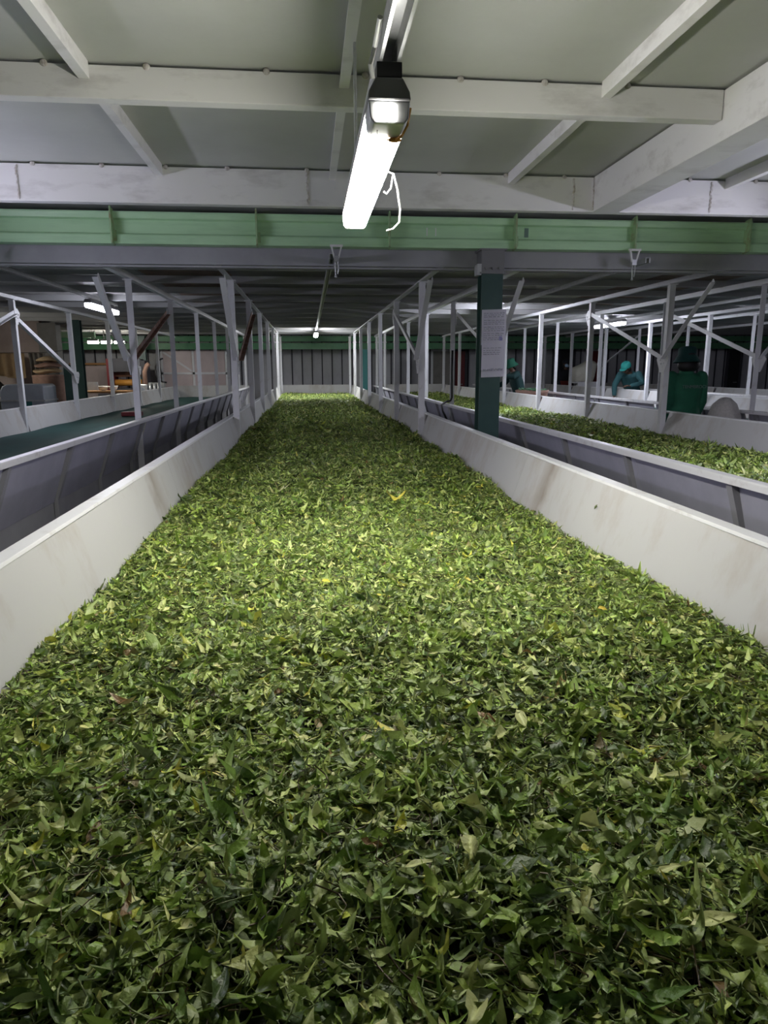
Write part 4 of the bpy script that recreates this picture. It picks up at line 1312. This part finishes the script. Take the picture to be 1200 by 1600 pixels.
# tall dark green cabinet left of the column
t = thing('dark_cabinet', 'narrow dark green cabinet just left of the left walkway column', 'cabinet', (-4.20, 13.05, 0))
obj('carcass', box(BM(), -0.075, 0.075, -0.12, 0.12, 0, 1.60), 'dgreen', t, bevel=0.006)
obj('door', box(BM(), -0.068, 0.068, -0.132, -0.121, 0.1, 1.56), 'dgreen', t)
# pale panelled cupboard behind the bench
t = thing('pale_cupboard', 'pale pink sheet-metal cupboard against the far wall behind the workbench', 'cupboard', (-6.0, 21.6, 0))
obj('carcass', box(BM(), -0.75, 0.55, -0.3, 0.3, 0, 1.62), 'pinkpanel', t)
obj('top_board', box(BM(), -0.85, 0.75, -0.34, 0.3, 1.64, 1.70), 'wood', t)
obj('door', box(BM(), -0.70, -0.08, -0.315, -0.302, 0.1, 1.55), 'pinkpanel', t)
obj('door', box(BM(), -0.06, 0.50, -0.315, -0.302, 0.1, 1.55), 'pinkpanel', t)
# workbench
t = thing('workbench', 'workbench with an orange wooden top beneath the row of short lamps', 'workbench', (-5.25, 18.4, 0))
obj('table_top', box(BM(), -0.75, 0.75, -0.35, 0.35, 0.94, 0.985), 'wood', t)
obj('lower_shelf', box(BM(), -0.7, 0.7, -0.3, 0.3, 0.55, 0.58), 'wood', t)
obj('back_board', box(BM(), -0.74, -0.12, 0.27, 0.33, 0.985, 1.20), 'bluegrey', t)
obj('side_panel', box(BM(), 0.05, 0.70, -0.33, -0.30, 0.3, 0.93), 'bluegrey', t)
for sx in (-0.69, 0.69):
    for sy in (-0.30, 0.30):
        obj('leg', box(BM(), sx - 0.03, sx + 0.03, sy - 0.03, sy + 0.03, 0, 0.94), 'galv', t)
for i, x in enumerate((-5.14, -4.90)):
    bm = BM()
    lathe(bm, [(0.06, 0), (0.10, 0.06), (0.12, 0.12), (0.11, 0.12), (0.05, 0.015), (0.005, 0.01)], 18, cap=True)
    o = obj('white_bowl', bm, 'white', smooth=True)
    o.location = (x, 18.35, 0.986)
    tag(o, ('left' if i == 0 else 'right') + ' white bowl of the two on the workbench', 'bowl', 'bowls on the workbench')
# rolling machine
t = thing('rolling_machine', 'dark machine with a red side frame and orange drum behind the workbench', 'machine', (-4.95, 20.2, 0))
obj('side_frame', box(BM(), -0.50, -0.36, -0.3, 0.3, 0, 1.80), 'red', t)
obj('side_frame', box(BM(), 0.42, 0.52, -0.3, 0.3, 0, 1.75), 'seam', t)
obj('hood', prism(BM(), [(-0.36, 1.45), (0.42, 1.45), (0.42, 1.78), (0.2, 1.82), (-0.36, 1.80)], 'y', -0.28, 0.28), 'seam', t)
bm = BM()
tube(bm, [(-0.36, 0, 1.15), (0.42, 0, 1.15)], 0.09, 18)
obj('drum', bm, 'orange', t, smooth=True)
bm = BM()
tube(bm, [(-0.36, 0, 1.38), (0.42, 0, 1.38)], 0.07, 16)
obj('roller', bm, 'brown', t, smooth=True)
obj('bed_frame', box(BM(), -0.36, 0.42, -0.28, 0.28, 0.2, 1.0), 'seam', t)
# blower with pipes and hose
t = thing('blower_unit', 'pale grey blower with bent pipes and black hose beside the dark machine', 'blower', (-4.30, 19.6, 0))
obj('casing', box(BM(), -0.36, 0.0, -0.2, 0.2, 0.72, 1.12), 'galv', t, bevel=0.02)
bm = BM()
tube(bm, [(-0.18, -0.2, 0.92), (-0.18, -0.23, 0.92)], 0.14, 20)
obj('fan_ring', bm, 'bluegrey', t)
bm = BM()
tube(bm, [(-0.18, -0.23, 0.92), (-0.18, -0.245, 0.92)], 0.06, 16)
obj('fan_hub', bm, 'black', t)
for i in range(3):
    bm = BM()
    x = 0.06 + 0.11 * i
    tube(bm, [(x, -0.1, 1.14), (x, -0.12, 1.0), (x - 0.03, -0.14, 0.9), (x - 0.03, -0.14, 0.7)], 0.035, 10)
    obj('pipe', bm, 'galv', t, smooth=True)
obj('pipe_frame', box(BM(), 0.0, 0.42, -0.05, 0.12, 0.68, 1.16), 'galv', t)
obj('base_frame', box(BM(), -0.36, 0.42, -0.2, 0.2, 0, 0.70), 'red', t)
bm = BM()
tube(bm, [(-0.08, 0, 1.12), (-0.08, 0, 1.45), (-0.02, 0, 1.6), (0.05, 0, 1.66)], 0.06, 12)
obj('motor_neck', bm, 'brown', t, smooth=True)
bm = BM()
tube(bm, [(0.42, 0, 1.80), (0.30, 0, 1.74), (0.22, 0, 1.58), (0.20, 0, 1.40), (0.26, 0, 1.24), (0.38, 0, 1.17), (0.48, 0, 1.16)], 0.022, 10)
obj('hose', bm, 'black', t, smooth=True)
# pale framed panel wall
t = thing('panel_screen', 'pale framed panel screen against the far wall at the end of the net trough', 'panel screen', (-3.3, 21.3, 0))
obj('panel', box(BM(), -0.95, 0.95, 0, 0.03, 0, 2.05), 'pinkpanel', t)
bm = BM()
box(bm, -0.98, 0.98, -0.03, 0, 1.36, 1.42)
for x in (-0.95, -0.05, 0.9):
    box(bm, x - 0.03, x + 0.03, -0.03, 0, 0, 2.05)
bar(bm, (-0.9, -0.015, 2.0), (-0.1, -0.015, 1.45), 0.05, 0.02, up=(0, 1, 0))
obj('frame', bm, 'post', t)
# small red box lying on the net
bm = BM()
box(bm, -0.16, 0.16, -0.1, 0.1, 0, 0.07)
o = obj('red_tray', bm, 'red', bevel=0.01)
o.location = (-2.98, 12.2, BED_Z + 0.013)
tag(o, 'small dark red tray lying on the teal net', 'tray')
